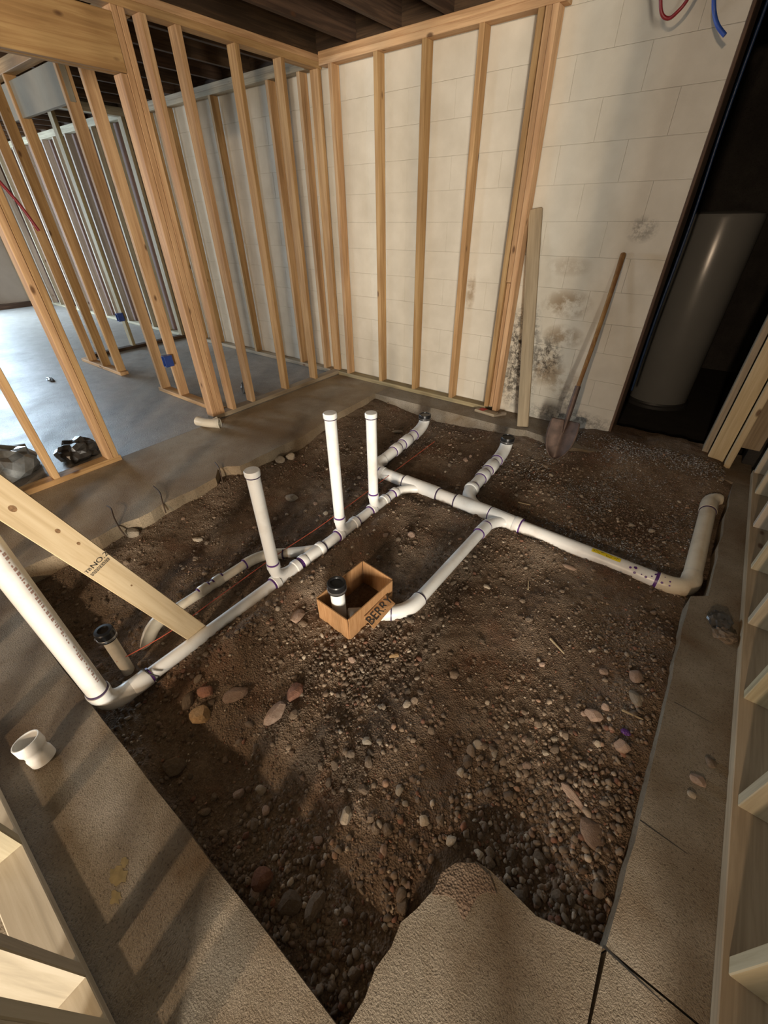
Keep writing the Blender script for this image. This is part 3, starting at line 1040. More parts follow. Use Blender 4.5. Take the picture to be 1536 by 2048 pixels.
tube('pipe', [(-0.80, 1.03, ZP - .015), (-0.94, 0.93, ZP - .03)], R2, 'pvc', dr)

# dusty west branch
tube('pipe', [(XW - .11, 1.05, ZP), (-1.55, 0.985, ZP)], 0.026, 'pvc_tan', dr)
e3 = tube('elbow', [(-1.50, 1.015, ZP), *arc((-1.52, 1.0, ZP), (-1.59, 0.955, ZP), (-1.60, 0.86, ZP), 6), (-1.602, 0.84, ZP)], .029, 'pvc_tan', dr)
primer((-1.497, 1.017, ZP), (1, .65, 0), .028, e3, .008, 'dark_joint')
primer((-1.603, 0.836, ZP), (0, 1, 0), .028, e3, .010)
tube('pipe', [(-1.602, 0.85, ZP), (-1.615, 0.36, ZP)], 0.0235, 'pvc_tan', dr)
hub((-1.612, 0.675, ZP), (0, -1, 0), .0295, .045, dr, 'coupling', 'pvc_tan', True, True)
hub((-1.614, 0.595, ZP), (0, -1, 0), .0295, .05, dr, 'coupling', 'pvc_tan', True, True)
e4 = tube('elbow', [(-1.615, 0.40, ZP), *arc((-1.615, 0.38, ZP), (-1.60, 0.29, ZP + .01), (-1.55, 0.245, -0.14), 7)], .031, 'pvc_tan', dr)
primer((-1.615, 0.405, ZP), (0, 1, 0), .0295, e4, .012)

# ------------------------------------------------------------------ capped stubs
def stub(x, y, zt, r, label, mat='pvc'):
    g = root('capped_pipe_stub', (x, y, gh(x, y) - 0.02), label, 'pipe stub', 'upright stubs with black caps')
    tube('pipe', [(x, y, -0.16), (x, y, zt - 0.02)], r, mat, g, 28)
    c = revolve('test_cap', [(r + .006, 0), (r + .010, .002), (r + .010, .045), (r + .007, .050), (r - .004, .051), (r - .006, .045), (0, .045)], (x, y, zt - 0.05), 'rubber', g)
    revolve('clamp_band', [(r + .0105, 0), (r + .0115, .001), (r + .0115, .010), (r + .0105, .011)], (x, y, zt - 0.042), 'steel', c)
    return g


stub(-0.958, 0.890, 0.135, 0.033, 'upright white pipe stub with black cap standing inside the cardboard box')
sn = stub(-1.505, 0.145, 0.150, 0.0245, 'upright dusty pipe stub with black cap beside the tall stack pipe', 'pvc_tan')
tube('clamp_screw', [(-1.545, 0.135, 0.113), (-1.52, 0.11, 0.113)], 0.006, 'steel', sn, 10)

# ------------------------------------------------------------------ cardboard box
bxr = root('cardboard_box', (-0.935, 0.985, -0.10), 'open bottomless brown cardboard box set around a capped pipe stub', 'box')


def wall_quad(name, a, b, z0, z1, th=0.005, lean=(0, 0)):
    a, b = Vector((*a, 0)), Vector((*b, 0))
    n = (b - a).normalized().cross(Vector((0, 0, 1))) * th
    V = []
    for zz, k in ((z0, 0), (z1, 1)):
        off = Vector((lean[0] * k, lean[1] * k, zz))
        V += [a + off, b + off, b + n + off, a + n + off]
    Fc = [(0, 1, 2, 3), (4, 7, 6, 5), (0, 4, 5, 1), (1, 5, 6, 2), (2, 6, 7, 3), (3, 7, 4, 0)]
    return part(name, V, Fc, 'card', bxr)


A, B_, Cc, D = (-0.845, 0.828), (-0.832, 1.130), (-1.026, 1.146), (-1.036, 0.836)
wall_quad('side_panel', A, B_, -0.125, 0.030, lean=(0.002, 0))
wall_quad('side_panel', B_, Cc, -0.125, 0.032, lean=(0, 0.003))
wall_quad('side_panel', Cc, D, -0.125, 0.030, lean=(-0.002, 0))
wall_quad('side_panel', D, A, -0.125, 0.028, lean=(0, -0.002))
# torn flap lying outside the east panel, printed
fl = part('flap', [(-0.828, 0.915, -0.030), (-0.826, 1.075, -0.022), (-0.765, 1.070, -0.036), (-0.768, 0.910, -0.060),
                   (-0.829, 0.915, -0.034), (-0.827, 1.075, -0.026), (-0.766, 1.070, -0.040), (-0.769, 0.910, -0.064)],
          [(0, 3, 2, 1), (4, 5, 6, 7), (0, 1, 5, 4), (1, 2, 6, 5), (2, 3, 7, 6), (3, 0, 4, 7)], 'card', bxr)


def text_part(name, body, size, origin, xdir, ydir, mat, parent, off=0.0008, ysc=1.0):
    cu = bpy.data.curves.new(name, 'FONT')
    cu.body = body
    cu.size = size
    cu.align_x = 'CENTER'
    cu.align_y = 'CENTER'
    cu.resolution_u = 3
    to = bpy.data.objects.new(name, cu)
    COL.objects.link(to)
    dg = bpy.context.evaluated_depsgraph_get()
    me = bpy.data.meshes.new_from_object(to.evaluated_get(dg))
    bpy.data.objects.remove(to)
    X, Y = Vector(xdir).normalized(), Vector(ydir)
    Y = (Y - Y.dot(X) * X).normalized()
    Z = X.cross(Y)
    o0 = Vector(origin) + Z * off
    V = [o0 + X * v.co.x + Y * v.co.y * ysc for v in me.vertices]
    Fc = [tuple(p.vertices) for p in me.polygons]
    bpy.data.meshes.remove(me)
    return part(name, V, Fc, mat, parent)


fx = Vector((0.0, 0.16, 0.013))
fy = Vector((-0.06, 0.005, 0.022))
text_part('lettering', 'BERRY', 0.060, (-0.797, 0.992, -0.0355), fx, fy, 'ink', fl, 0.0025)

# ------------------------------------------------------------------ boards
lb = root('leaning_board', (-1.41, 0.43, -0.09), 'pale stamped two by four leaning from the pit toward the near stud wall', 'board')
a = Vector((-1.405, 0.425, -0.085))
b = Vector((-1.335, 0.095, 0.875))
dv_ = (b - a).normalized()
e = a + dv_ * 2.15
mid = a + dv_ * 0.7
view = (Vector((0, 0, CAM_H)) - mid).normalized()
wd_ = dv_.cross(view).normalized()
board('plank', a, e, wd_, 0.089, 0.038, 'stud_pale', lb, 0.002)
nrm = wd_.cross(dv_).normalized()
if nrm.dot(view) < 0:
    nrm = -nrm
# grade stamp printed across the face
so = a + dv_ * 0.672 + nrm * 0.0191
xd = dv_.cross(nrm).normalized()
if xd.dot(rt) < 0:
    xd = -xd
yd = nrm.cross(xd)
for kd_, kw_, kr_ in ((0.976, -0.005, .008), (0.844, 0.013, .006), (0.768, 0.018, .0045), (0.50, 0.006, .003), (1.25, -0.02, .007)):
    kc = a + dv_ * kd_ + wd_ * kw_ + nrm * 0.0193
    part('knot', [kc] + [kc + dv_ * (kr_ * 1.5 * math.cos(q_ * math.pi / 6)) + wd_ * (kr_ * math.sin(q_ * math.pi / 6)) for q_ in range(12)],
         [(0, 1 + q_, 1 + (q_ + 1) % 12) for q_ in range(12)], 'knot', lb)
text_part('grade_stamp', 'NO.2', 0.027, so + xd * 0.013, xd, yd, 'ink', lb, 0.0006)
text_part('grade_stamp', 'TB', 0.017, so - xd * 0.030, xd, yd, 'ink', lb, 0.0006, 1.1)
bv, bf = [], []
rs = random.Random(11)
for row in range(3):
    x = -0.036
    while x < 0.034:
        ln = rs.uniform(.002, .006)
        p = so + xd * x - yd * (0.018 + row * 0.0045) + nrm * 0.0006
        n = len(bv)
        bv += [p, p + xd * ln, p + xd * ln + yd * .003, p + yd * .003]
        bf.append((n, n + 1, n + 2, n + 3))
        x += ln + rs.uniform(.001, .003)
part('grade_stamp_lines', bv, bf, 'ink', lb)['kind'] = 'stuff'

wb = root('leaning_plank', (-1.02, 3.26, 0), 'old grey brown board leaning on the block wall beside the furring post', 'board')
a = Vector((-1.025, 3.255, 0.0))
b = Vector((-1.300, 3.463, 1.475))
dv_ = (b - a).normalized()
board('plank', a, b, (1, 0.1, 0), 0.089, 0.030, 'old_board', wb, 0.003)
text_free = None
# small block at the end of the furring plate, one end painted red
blk = root('wood_block', (-1.36, 3.33, 0), 'short wood scrap with red painted end by the furring post', 'wood scrap')
board('scrap', (-1.50, 3.345, 0.012), (-1.30, 3.325, 0.012), (0, 1, 0), 0.07, 0.024, 'stud_treated', blk)
part('painted_end', [(-1.47, 3.314, 0.0245), (-1.42, 3.308, 0.0245), (-1.40, 3.372, 0.0247), (-1.46, 3.378, 0.0245)], [(0, 1, 2, 3)], 'red_paint', blk)
tag(part('shim', [(-1.335, 3.30, 0.0), (-1.31, 3.29, 0.0), (-1.235, 3.395, 0.0), (-1.26, 3.405, 0.0), (-1.335, 3.30, 0.012), (-1.31, 3.29, 0.012), (-1.235, 3.395, 0.024), (-1.26, 3.405, 0.024)],
         [(0, 3, 2, 1), (4, 5, 6, 7), (0, 1, 5, 4), (1, 2, 6, 5), (2, 3, 7, 6), (3, 0, 4, 7)], 'stone_pale'), 'small whitish wood shim at the foot of the furring post', 'shim')

# ------------------------------------------------------------------ shovel
sh = root('shovel', (-0.66, 3.0, -0.07), 'rusty round point shovel with wooden handle leaning on the block wall', 'shovel')
tip = Vector((-0.655, 2.985, -0.07))
topp = Vector((-0.672, 3.452, 1.235))
ax = (topp - tip).normalized()
# blade
side = Vector((1, 0, 0))
side = (side - side.dot(ax) * ax).normalized()
nr = side.cross(ax).normalized()
if nr.y > 0:
    nr = -nr
prof = [(0.0, 0.004), (0.02, 0.040), (0.05, 0.068), (0.09, 0.090), (0.14, 0.104), (0.20, 0.109), (0.26, 0.107), (0.285, 0.104), (0.295, 0.095)]
bvv = []
NU = 15
for th in (0, 1):
    for (s, hw) in prof:
        for i in range(NU):
            u = -1 + 2 * i / (NU - 1)
            crown = 0.030 * (u * u) - 0.018 * math.exp(-(u / 0.22) ** 2) * min(1, s / 0.25)
            lift = -0.020 * (1 - s / 0.3) ** 2 * 0
            bvv.append(tip + ax * s + side * (u * hw) + nr * (crown + lift) - nr * 0.003 * th)
bff = []
m = len(prof) * NU
for r in range(len(prof) - 1):
    for i in range(NU - 1):
        q = (r * NU + i, r * NU + i + 1, (r + 1) * NU + i + 1, (r + 1) * NU + i)
        bff.append(q)
        bff.append(tuple(m + k for k in reversed(q)))
for i in range(NU - 1):
    bff.append((i, m + i, m + i + 1, i + 1))
    k = (len(prof) - 1) * NU + i
    bff.append((k, k + 1, m + k + 1, m + k))
for r in range(len(prof) - 1):
    k = r * NU
    bff.append((k, k + NU, m + k + NU, m + k))
    k = r * NU + NU - 1
    bff.append((k, m + k, m + k + NU, k + NU))
part('blade', bvv, bff, 'rust', sh, True)
tube('socket', [tip + ax * 0.20 - nr * 0.012, tip + ax * 0.30 - nr * .004, tip + ax * 0.36, tip + ax * 0.54], [0.006, 0.018, 0.021, 0.020], 'rust', sh, 16)
L = (topp - tip).length
hp = [(0.50, .0145), (0.54, .0148), (0.8, .0150), (1.1, .0150), (L - 0.1, .0165), (L - 0.02, .018), (L - .004, .016), (L, .010)]
V, Fc = sweep([tip + ax * s + Vector((0.012 * math.sin((s - 0.5) * 2.6), 0, 0)) for s, _ in hp], [r for _, r in hp], 16)
part('handle', V, Fc, 'handle_wood', sh, True)

# ------------------------------------------------------------------ water tank
tk = root('water_tank', (-0.25, 4.62, -0.03), 'tall pale cylindrical water tank standing in the dark utility room', 'water tank')
revolve('body', [(.245, 0.05), (.25, 0.06), (.25, 1.44), (.243, 1.462), (.20, 1.475), (0, 1.485)], (-0.25, 4.62, -0.03), 'tank', tk, 48)
revolve('base_ring', [(.262, 0.0), (.268, 0.006), (.268, 0.030), (.255, 0.040), (.252, 0.055)], (-0.25, 4.62, -0.03), 'tank_dark', tk, 48)

# ------------------------------------------------------------------ tubing and boxes
def hose(name, pts, r, mat, label, cat, group=None):
    P = [Vector(p) for p in pts]
    out = []
    for i in range(len(P) - 1):
        p0, p1, p2, p3 = P[max(i - 1, 0)], P[i], P[i + 1], P[min(i + 2, len(P) - 1)]
        for k in range(6):
            t = k / 6
            out.append(0.5 * ((2 * p1) + (-p0 + p2) * t + (2 * p0 - 5 * p1 + 4 * p2 - p3) * t * t + (-p0 + 3 * p1 - 3 * p2 + p3) * t ** 3))
    out.append(P[-1])
    return tag(tube(name, out, r, mat, None, 12), label, cat, group)


hose('water_tube', [(-0.86, 3.20, 2.47), (-0.80, 3.28, 2.33), (-0.77, 3.3, 2.25), (-0.735, 3.31, 2.225), (-0.70, 3.3, 2.235), (-0.66, 3.29, 2.28), (-0.60, 3.2, 2.40), (-0.58, 3.15, 2.47)], 0.008, 'pex_red', 'dark red water tube looping down from the joists at the upper right', 'tube')
hose('water_tube', [(-0.60, 3.2, 2.47), (-0.565, 3.27, 2.30), (-0.54, 3.3, 2.22), (-0.505, 3.3, 2.165), (-0.46, 3.3, 2.125)], 0.009, 'pex_blue', 'blue water tube end hanging in front of the block wall', 'tube')
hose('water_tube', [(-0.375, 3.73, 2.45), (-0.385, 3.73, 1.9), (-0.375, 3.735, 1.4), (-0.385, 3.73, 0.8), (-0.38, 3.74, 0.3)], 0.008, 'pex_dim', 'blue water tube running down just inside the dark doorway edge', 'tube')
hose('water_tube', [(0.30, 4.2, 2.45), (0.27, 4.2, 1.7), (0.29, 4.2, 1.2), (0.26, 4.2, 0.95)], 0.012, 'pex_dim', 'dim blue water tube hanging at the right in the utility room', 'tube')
hose('cable', [(-3.12, 0.70, 2.1), (-3.14, 0.82, 1.85), (-3.16, 0.93, 1.64), (-3.165, 0.99, 1.52), (-3.165, 1.03, 1.40)], 0.008, 'pex_red', 'dark red cable end hanging across the left stud wall', 'cable')


def outlet_box(x, y, z, face, label, dx=0.055, d=0.07, hgt=0.095):
    r_ = root('outlet_box', (x, y, z), label, 'outlet box', 'blue outlet boxes')
    fx_, fy_ = face
    # back and four thin walls, open to the front
    if fy_:
        sgn = fy_
        vbox('box_back', x - dx / 2, x + dx / 2, min(y, y - sgn * .004), max(y, y - sgn * .004), z, z + hgt, 'blue_box', r_, .0005)
        y0, y1 = sorted((y, y + sgn * d))
        vbox('box_side', x - dx / 2, x - dx / 2 + .004, y0, y1, z, z + hgt, 'blue_box', r_, .0005)
        vbox('box_side', x + dx / 2 - .004, x + dx / 2, y0, y1, z, z + hgt, 'blue_box', r_, .0005)
        vbox('box_side', x - dx / 2, x + dx / 2, y0, y1, z, z + .004, 'blue_box', r_, .0005)
        vbox('box_side', x - dx / 2, x + dx / 2, y0, y1, z + hgt - .004, z + hgt, 'blue_box', r_, .0005)
        vbox('sticker', x - .010, x + .012, y - sgn * .006 if sgn > 0 else y - .0, y + (0.0 if sgn > 0 else .006), z + .03, z + .055, 'stone_pale', r_, .0005)
    return r_


outlet_box(-3.945, 1.912, 0.335, (0, -1), 'blue plastic outlet box on the partition stud nearest the door post')
outlet_box(-6.28, 2.585, 0.36, (0, -1), 'dark blue outlet box on the cross wall stud far back')
tag(vbox('wire_bracket', -3.283, -3.245, 0.905, 0.917, 1.16, 1.22, 'blue_box'), 'small dark blue clip on the left door stud', 'clip')

# ------------------------------------------------------------------ loose fittings and debris
lf = root('pipe_elbow', (-3.17, 1.70, 0), 'loose cream plastic pipe elbow lying on the slab by the door post', 'pipe fitting')
pts = arc((-3.27, 1.655, .042), (-3.17, 1.66, .042), (-3.085, 1.73, .040), 8)
V1 = sweep(pts, [.040] + [.036] * 7 + [.041], 24, False, False)
V2 = sweep(pts, [.036] + [.032] * 7 + [.036], 24, False, False)
o = part('elbow', *merge(V1, (V2[0], [tuple(reversed(f)) for f in V2[1]])), 'pvc_tan', lf, True)
tube('rim', [Vector(pts[-1]), Vector(pts[-1]) + Vector((.008, .007, 0))], .042, 'pvc_tan', lf, caps=(False, False))
tube('side_boss', [(-3.15, 1.70, .05), (-3.135, 1.76, .062)], .016, 'pvc_tan', lf, 14)

lc = root('pipe_coupling', (-1.30, -0.195, 0), 'loose white plastic reducer coupling standing on the near left slab', 'pipe fitting')
V, Fc = [], []
tilt = Vector((-0.28, -0.05, 1)).normalized()
c0 = Vector((-1.285, -0.195, 0.004))
prof = [(.030, 0.0), (.036, .001), (.0365, .030), (.033, .037), (.033, .050), (.038, .060), (.0395, .064), (.0395, .096), (.0385, .098), (.0355, .098), (.0355, .062), (.029, .050), (.029, .002)]
V, Fc = sweep([c0 + tilt * zz + tilt * i * 1e-7 for i, (_, zz) in enumerate(prof)], 1, 32, False, False)
# rebuild as a tilted lathe
q = Vector((0, 0, 1)).rotation_difference(tilt)
V = []
for rr, zz in prof:
    for k in range(32):
        aa = 2 * math.pi * k / 32
        V.append(c0 + q @ Vector((rr * math.cos(aa), rr * math.sin(aa), zz)))
Fc = []
for i in range(len(prof) - 1):
    for k in range(32):
        k2 = (k + 1) % 32
        Fc.append((i * 32 + k, i * 32 + k2, (i + 1) * 32 + k2, (i + 1) * 32 + k))
o = part('coupling', V, Fc, 'pvc', lc, True)
shade_by_angle(o, 0.6)

hose('string_line', [(-1.490, 0.125, -0.02), (-1.47, 0.34, -0.035), (-1.485, 0.64, -0.045), (-1.495, 1.0, -0.05), (-1.485, 1.38, -0.05), (-1.51, 2.18, -0.05), (-1.52, 2.66, -0.045)], 0.0022, 'string', 'thin red mason string running along the pit beside the risers', 'string')
hose('wire', [(-2.60, 0.60, 0.030), (-2.52, 0.595, 0.045), (-2.44, 0.57, 0.03), (-2.365, 0.555, -0.01), (-2.34, 0.56, -0.06)], 0.004, 'rebar', 'rusty wire over the slab edge above the round stone', 'wire', 'rusty wires')
hose('wire', [(-2.62, 0.90, 0.012), (-2.50, 0.88, 0.02), (-2.40, 0.84, 0.015), (-2.36, 0.82, -0.05)], 0.004, 'rebar', 'rusty wire over the slab edge, middle one of three', 'wire', 'rusty wires')
hose('wire', [(-2.57, 1.335, 0.012), (-2.47, 1.30, 0.02), (-2.42, 1.275, -0.01), (-2.40, 1.26, -0.06)], 0.004, 'rebar', 'rusty wire over the slab edge at the broken corner', 'wire', 'rusty wires')


def crumple(name, c, s, seed, mat, label, cat, n=2):
    bm = bmesh.new()
    bmesh.ops.create_icosphere(bm, subdivisions=n + 1, radius=1)
    rs = random.Random(seed)
    for v in bm.verts:
        k = 0.80 + 0.32 * rs.random()
        v.co = Vector((v.co.x * s[0] * k, v.co.y * s[1] * k, max(v.co.z, -0.3) * s[2] * k))
    me = bpy.data.meshes.new(name)
    mz = min(v.co.z for v in bm.verts)
    for v in bm.verts:
        v.co.z -= mz
    bm.to_mesh(me)
    bm.free()
    me.materials.append(M[mat])
    return tag(link(name, me, None, c), label, cat)


crumple('plastic_wrap', (-3.66, 0.36, 0), (0.22, 0.24, 0.15), 1, 'grey_plastic', 'crumpled clear plastic wrap on the floor at the left edge', 'plastic wrap', 2)
crumple('plastic_bag', (-3.52, 0.80, 0), (0.13, 0.14, 0.10), 2, 'black_bag', 'dark crumpled bag on the floor behind the left stud', 'bag', 2)
crumple('plastic_scrap', (0.445, 1.80, 0), (0.045, 0.05, 0.03), 3, 'black_bag', 'crumpled black plastic scrap on the right slab strip', 'plastic scrap')
crumple('paper_scrap', (0.468, 1.72, 0), (0.045, 0.04, 0.022), 4, 'stone', 'crumpled grey brown paper scrap beside the black plastic scrap', 'paper scrap')
crumple('plastic_scrap', (-3.62, 2.42, 0), (0.03, 0.05, 0.09), 5, 'grey_plastic', 'pale translucent plastic scrap on the floor behind the left studs', 'plastic scrap')

crumple('dark_scrap', (-5.74, 1.38, -0.002), (0.09, 0.03, 0.02), 8, 'black_bag', 'small dark scrap lying alone on the bright floor', 'scrap')
crumple('purple_scrap', (0.236, 1.085, gh(0.236, 1.085) + .004), (0.016, 0.012, 0.008), 9, 'primer', 'tiny purple plastic scrap in the gravel by the right slab', 'plastic scrap')

# ------------------------------------------------------------------ rocks
def rock_mesh(name, seed, mat, sub=2, rough=0.28, smooth=False):
    bm = bmesh.new()
    bmesh.ops.create_icosphere(bm, subdivisions=sub, radius=1)
    rs = np.random.RandomState(seed)
    planes = rs.normal(size=(9, 3))
    planes /= np.linalg.norm(planes, axis=1)[:, None]
    dd = 0.62 + 0.3 * rs.rand(9)
    for v in bm.verts:
        p = np.array(v.co)
        for n_, d_ in zip(planes, dd):
            t = p @ n_
            if t > d_:
                p = p - n_ * (t - d_)
        p = p * (1 + rough * 0.25 * (rs.rand() - 0.5))
        v.co = p
    me = bpy.data.meshes.new(name)
    bm.to_mesh(me)
    bm.free()
    me.materials.append(M[mat])
    if smooth:
        me.polygons.foreach_set('use_smooth', [True] * len(me.polygons))
    return me


def rock(x, y, s, rot, mat, label, seed, group=None, z=None):
    me = rock_mesh('rock', seed, mat, 2)
    zz = gh(x, y) if z is None else z
    o = link('rock', me, None, (x, y, zz + s[2] * 0.35))
    o.scale = s
    o.rotation_euler = (random.uniform(-.15, .15), random.uniform(-.15, .15), rot)
    return tag(o, label, 'rock', group)


ROCKS = [
    (-1.17, 0.22, (.022, .050, .022), 0.9, 'stone', 'dark brown upright rock, leftmost of the rocks near the pipe coupling'),
    (-1.14, 0.285, (.040, .026, .020), 0.5, 'stone_red', 'small reddish rock between the dark rock and the pale flat one'),
    (-1.08, 0.215, (.044, .040, .034), 0.2, 'stone_tan', 'chunky tan orange rock in front of the reddish one'),
    (-1.04, 0.345, (.060, .032, .016), 0.95, 'stone_pink', 'pale pink flat rock, widest of the rocks near the coupling'),
    (-0.84, 0.395, (.060, .032, .024), 1.6, 'stone_pink', 'pinkish long rock in front of the small red one'),
    (-0.85, 0.50, (.030, .046, .022), 0.3, 'stone_red', 'small red brown rock, rightmost of the rocks near the box'),
    (-2.36, 0.60, (.050, .040, .030), 0.1, 'stone_pale', 'round grey stone under the rusty wire at the slab edge'),
    (-2.36, 1.74, (.050, .040, .030), 0.1, 'stone_pale', 'grey stone at the slab edge, left of the pair'),
    (-2.34, 1.84, (.045, .040, .030), 0.6, 'stone_pale', 'grey stone at the slab edge, right of the pair'),
    (-1.92, 1.46, (.048, .036, .028), 0.3, 'stone_pale', 'pale rock lying between the first and second riser'),
    (-1.03, 1.60, (.025, .025, .022), 0.0, 'stone_pink', 'round tan pebble on the dirt right of the second riser'),
    (-1.12, 0.77, (.050, .034, .020), 2.0, 'stone_pink', 'pinkish flat rock left of the cardboard box'),
    (-0.19, 1.87, (.045, .018, .010), 0.2, 'stone_pink', 'pale flat chip below the long trunk pipe'),
    (0.13, 1.10, (.040, .026, .016), 0.4, 'stone_pink', 'pinkish rock near the right slab edge'),
    (-0.51, 0.045, (.036, .034, .026), 0.1, 'stone_red', 'rounded red rock close to the near slab edge'),
    (-0.405, 0.06, (.040, .032, .020), 0.8, 'stone', 'grey brown rock nearest the bottom slab edge'),
    (-1.01, 0.055, (.050, .034, .018), 0.6, 'stone', 'brown rock beside the near slab edge below the elbow'),
    (-0.41, 0.31, (.022, .028, .018), 0.3, 'stone_pale', 'white broken pebble on the near dirt'),
    (-0.50, 0.53, (.020, .018, .012), 0.3, 'stone_pale', 'small white chip in the middle of the near dirt'),
    (-0.17, 0.76, (.026, .018, .012), 0.3, 'stone_pale', 'yellowish chip on the dirt above the jutting slab'),
    (0.225, 0.72, (.040, .050, .012), 0.5, 'stone_pink', 'flat triangular slate piece in the right gravel'),
    (0.16, 0.78, (.065, .018, .010), -0.4, 'stone_pink', 'long flat pale splinter of rock in the right gravel'),
    (-1.97, 2.76, (.055, .022, .015), 0.5, 'stone_pale', 'white chip behind the tallest riser near the far cap'),
    (-0.345, 0.10, (.028, .045, .016), 0.2, 'stone', 'brown upright flake near the jutting slab'),
    (0.22, 1.35, (.026, .040, .018), 0.1, 'stone_pink', 'small pink stone at the right slab edge, upper of two'),
    (0.235, 1.24, (.022, .036, .016), 0.5, 'stone_pale', 'small pale stone at the right slab edge, lower of two'),
    (0.24, 1.03, (.030, .026, .020), 0.5, 'stone_pink', 'rounded pink stone in the gravel by the right slab'),
    (-0.63, 0.88, (.030, .012, .010), 0.9, 'stone_tan', 'curved tan chip in front of the cardboard box'),
    (-2.04, 0.82, (.036, .022, .014), 0.4, 'stone_pale', 'pale chip above the leaning stamped board'),
    (0.441, 1.022, (.026, .022, .012), 0.4, 'stone_pink', 'round pinkish stone lying on the right slab strip'),
    (0.468, 1.109, (.018, .020, .009), 0.4, 'stone', 'small grey stone beside the bottom plate on the right slab'),
    (0.43, 0.965, (.014, .012, .008), 0.4, 'stone_pale', 'tiny pale pebble on the right slab strip'),
]
for i, (x, y, s, r_, mt, lab) in enumerate(ROCKS):
    rock(x, y, s, r_, mt, lab, 100 + i, z=0.0 if x > 0.33 else None)

# common stones, largest of the gravel
SM = [rock_mesh('stone', 300 + i, 'stone', 2, smooth=False) for i in range(5)] + [rock_mesh('stone', 320, 'stone_pink', 2), rock_mesh('stone', 321, 'stone_pale', 2)]


def inside(x, y):
    if not (-2.34 < x < 0.30 and 0.0 < y < 3.1):
        return False
    if x > -0.13 and y < 0.45:
        return False
    if abs(x - XW) < 0.06 and y < 2.1:
        return False
    if abs(y - YT) < 0.07 and x > -1.75:
        return False
    if abs(x + 0.935) < 0.13 and abs(y - 0.985) < 0.2:
        return False
    return True


rs = random.Random(21)
cnt = 0
while cnt < 260:
    near = rs.random()
    x, y = rs.uniform(-2.34, 0.30), rs.uniform(0.0, 3.1)
    d = math.hypot(x - 0.05, y - 0.45)
    if near > 0.10 + 0.9 * math.exp(-(d / 0.55) ** 2) + 0.35 * math.exp(-((y - 0.1) / 0.25) ** 2):
        continue
    if not inside(x, y):
        continue
    s = rs.uniform(.010, .019)
    o = link('stone', rs.choice(SM), None, (x, y, gh(x, y) + s * 0.25))
    o.scale = (s * rs.uniform(.8, 1.4), s * rs.uniform(.8, 1.2), s * rs.uniform(.5, .8))
    o.rotation_euler = (rs.uniform(-.4, .4), rs.uniform(-.4, .4), rs.uniform(0, 6.3))
    hue = {'stone': 'grey brown', 'stone_pink': 'pinkish', 'stone_pale': 'pale tan'}[o.data.materials[0].name.replace('stone_greybrown', 'stone')]
    if y < 0.45 and x < -0.13:
        place = 'in the gravel along the near slab edge'
    elif x > -0.13 and y < 1.0:
        place = 'in the gravel between the jutting slab and the right slab'
    elif x > 0.0 and y < 1.95:
        place = 'on the dirt near the right slab edge'
    elif y > 2.1:
        place = 'on the far dirt beyond the trunk pipe'
    elif x < -1.4:
        place = 'on the dark dirt left of the three risers'
    else:
        place = 'on the middle dirt around the cardboard box'
    tag(o, 'small %s stone %s' % (hue, place), 'stone', 'small %s stones %s' % (hue, place))
    cnt += 1

# gravel: far too many to count
nr_ = np.random.RandomState(5)


def ico(sub):
    bm = bmesh.new()
    bmesh.ops.create_icosphere(bm, subdivisions=sub, radius=1)
    V = np.array([v.co[:] for v in bm.verts])
    F = np.array([[v.index for v in f.verts] for f in bm.faces])
    bm.free()
    return V, F


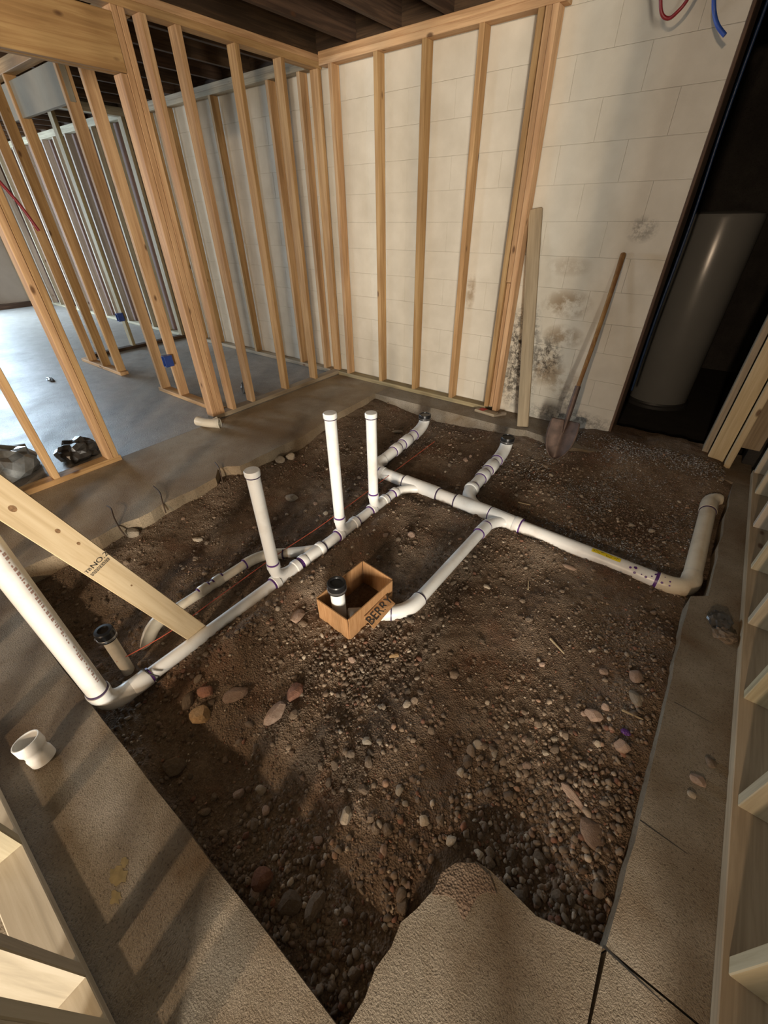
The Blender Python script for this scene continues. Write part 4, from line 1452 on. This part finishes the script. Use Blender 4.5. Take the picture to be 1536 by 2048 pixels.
def gravel_field(name, n, rmin, rmax, dens, sub, label, sink=0.2, gain=1.0):
    P = []
    while sum(len(p) for p in P) < n:
        x = nr_.uniform(-2.42, 0.38, 40000)
        y = nr_.uniform(-0.02, 3.42, 40000)
        ok = nr_.rand(40000) < dens(x, y)
        ok &= ~((x > -0.115) & (y < 0.44))
        ok &= ~((x > 0.31) & (y < 1.95))
        ok &= ~((np.abs(x + 0.935) < 0.10) & (np.abs(y - 0.985) < 0.16) & (nr_.rand(40000) < 0.9))
        P.append(np.stack([x[ok], y[ok]], -1))
    P = np.concatenate(P)[:n]
    r = rmin * (rmax / rmin) ** (nr_.rand(n) ** 1.6)
    bv, bf = ico(sub)
    k = len(bv)
    S = np.stack([nr_.uniform(.75, 1.35, n), nr_.uniform(.7, 1.1, n), nr_.uniform(.45, .85, n)], -1)
    jit = 1 + nr_.uniform(-.22, .22, (n, k))
    V = bv[None] * jit[..., None] * S[:, None, :] * r[:, None, None]
    a = nr_.uniform(0, 2 * math.pi, n)
    t1 = nr_.uniform(-.5, .5, n)
    ca, sa, ct, st = np.cos(a), np.sin(a), np.cos(t1), np.sin(t1)
    y1 = V[..., 1] * ct[:, None] - V[..., 2] * st[:, None]
    z1 = V[..., 1] * st[:, None] + V[..., 2] * ct[:, None]
    x2 = V[..., 0] * ca[:, None] - y1 * sa[:, None]
    y2 = V[..., 0] * sa[:, None] + y1 * ca[:, None]
    W = np.stack([x2 + P[:, None, 0], y2 + P[:, None, 1], z1 + (ground_h(P[:, 0], P[:, 1]) + r * sink)[:, None]], -1)
    F = (bf[None] + (np.arange(n) * k)[:, None, None]).reshape(-1, 3)
    me = np_mesh(name, W.reshape(-1, 3), F, 'gravel', sub > 1)
    base = np.array([[.19, .138, .095], [.23, .175, .125], [.14, .095, .064], [.26, .165, .11], [.38, .31, .235], [.20, .10, .065]])
    ci = nr_.choice(6, n, p=[.33, .25, .22, .08, .07, .05])
    c = base[ci] * nr_.uniform(.7, 1.25, n)[:, None]
    if gain != 1.0:
        c = c.mean(1, keepdims=True) * np.array([[1.04, 1.0, 0.95]]) * gain
    at = me.color_attributes.new('tint', 'FLOAT_COLOR', 'POINT')
    cc = np.ones((n, k, 4), np.float32)
    cc[..., :3] = c[:, None, :]
    at.data.foreach_set('color', cc.ravel())
    o = link(name, me)
    tag(o, label, 'gravel', kind='stuff')
    return o


def g2(x, y, cx, cy, sx, sy):
    return np.exp(-((x - cx) / sx) ** 2 - ((y - cy) / sy) ** 2)


def dens_fine(x, y):
    patch = sstep(vnoise(x * 3.1, y * 3.1, 11) + 0.5 * vnoise(x * 9, y * 9, 12), -0.12, 0.25)
    return np.clip(0.10 + 0.55 * patch + 0.5 * g2(x, y, -0.2, 2.6, .6, .5), 0, 1)


def dens_coarse(x, y):
    patch = sstep(vnoise(x * 2.3, y * 2.3, 14) + 0.5 * vnoise(x * 8, y * 8, 13), -0.1, 0.25)
    d = 1.0 * g2(x, y, 0.12, 0.62, .30, .35) + 0.8 * g2(x, y, -0.35, 0.02, .55, .22) + 0.5 * g2(x, y, 0.25, 1.1, .12, .8)
    d = d + 0.45 * g2(x, y, -0.85, 0.75, .35, .25) + 0.5 * g2(x, y, -0.64, 1.4, .10, .5) + 0.35 * g2(x, y, -1.27, 0.6, .06, .7) + 0.3 * g2(x, y, -0.3, 2.65, .6, .45)
    return np.clip(d * (0.35 + 0.65 * patch) + 0.05 * patch + 0.02, 0, 1)


gravel_field('fine_gravel', 42000, .0016, .0050, dens_fine, 1, 'fine grit and small pebbles scattered over the dirt', 0.35)
gravel_field('coarse_gravel', 6000, .0045, .0115, dens_coarse, 2, 'coarse brown gravel heaped near the slab edges', 0.30)
gravel_field('grey_gravel', 5200, .0022, .0065, lambda x, y: np.clip(g2(x, y, -0.25, 2.75, .38, .45) * sstep(vnoise(x * 4, y * 4, 31) + .4 * vnoise(x * 11, y * 11, 32), -.15, .25) + .8 * g2(x, y, 0.05, 3.28, .42, .10) + .5 * g2(x, y, -0.15, 2.2, .35, .06), 0, 1), 1, 'grey white grit sprinkled on the far dirt before the dark doorway', 0.45, 1.75)
gravel_field('red_gravel', 900, .003, .008, lambda x, y: np.clip(g2(x, y, -0.68, 0.80, .12, .12) + g2(x, y, 0.1, 1.55, .15, .12), 0, 1), 1, 'reddish grit on the dirt in front of the box', 0.35)

# ------------------------------------------------------------------ splinters
def chip(x, y, L_, ang, label, mat='chip', wid=.006):
    c, s = math.cos(ang), math.sin(ang)
    z0 = gh(x, y) + .006
    V = []
    for (u, v) in ((-.5, -.5), (.5, -.2), (.5, .2), (-.5, .5)):
        V.append((x + u * L_ * c - v * wid * s, y + u * L_ * s + v * wid * c, z0))
    V += [(p[0], p[1], p[2] + .005) for p in V]
    tag(part('wood_splinter', V, [(0, 3, 2, 1), (4, 5, 6, 7), (0, 1, 5, 4), (1, 2, 6, 5), (2, 3, 7, 6), (3, 0, 4, 7)], mat), label, 'splinter')


chip(-0.08, 1.33, .085, -0.5, 'thin pale wood splinter on the dirt in the middle right', wid=.007)
chip(-0.32, 1.62, .06, 1.9, 'short upright pale splinter below the trunk pipe')
chip(0.24, 1.16, .07, 0.1, 'bent pale splinter near the right slab edge')
chip(-0.62, 2.32, .08, 0.2, 'thin pale twig left of the gravel under the shovel')
print('objects', len(bpy.data.objects))
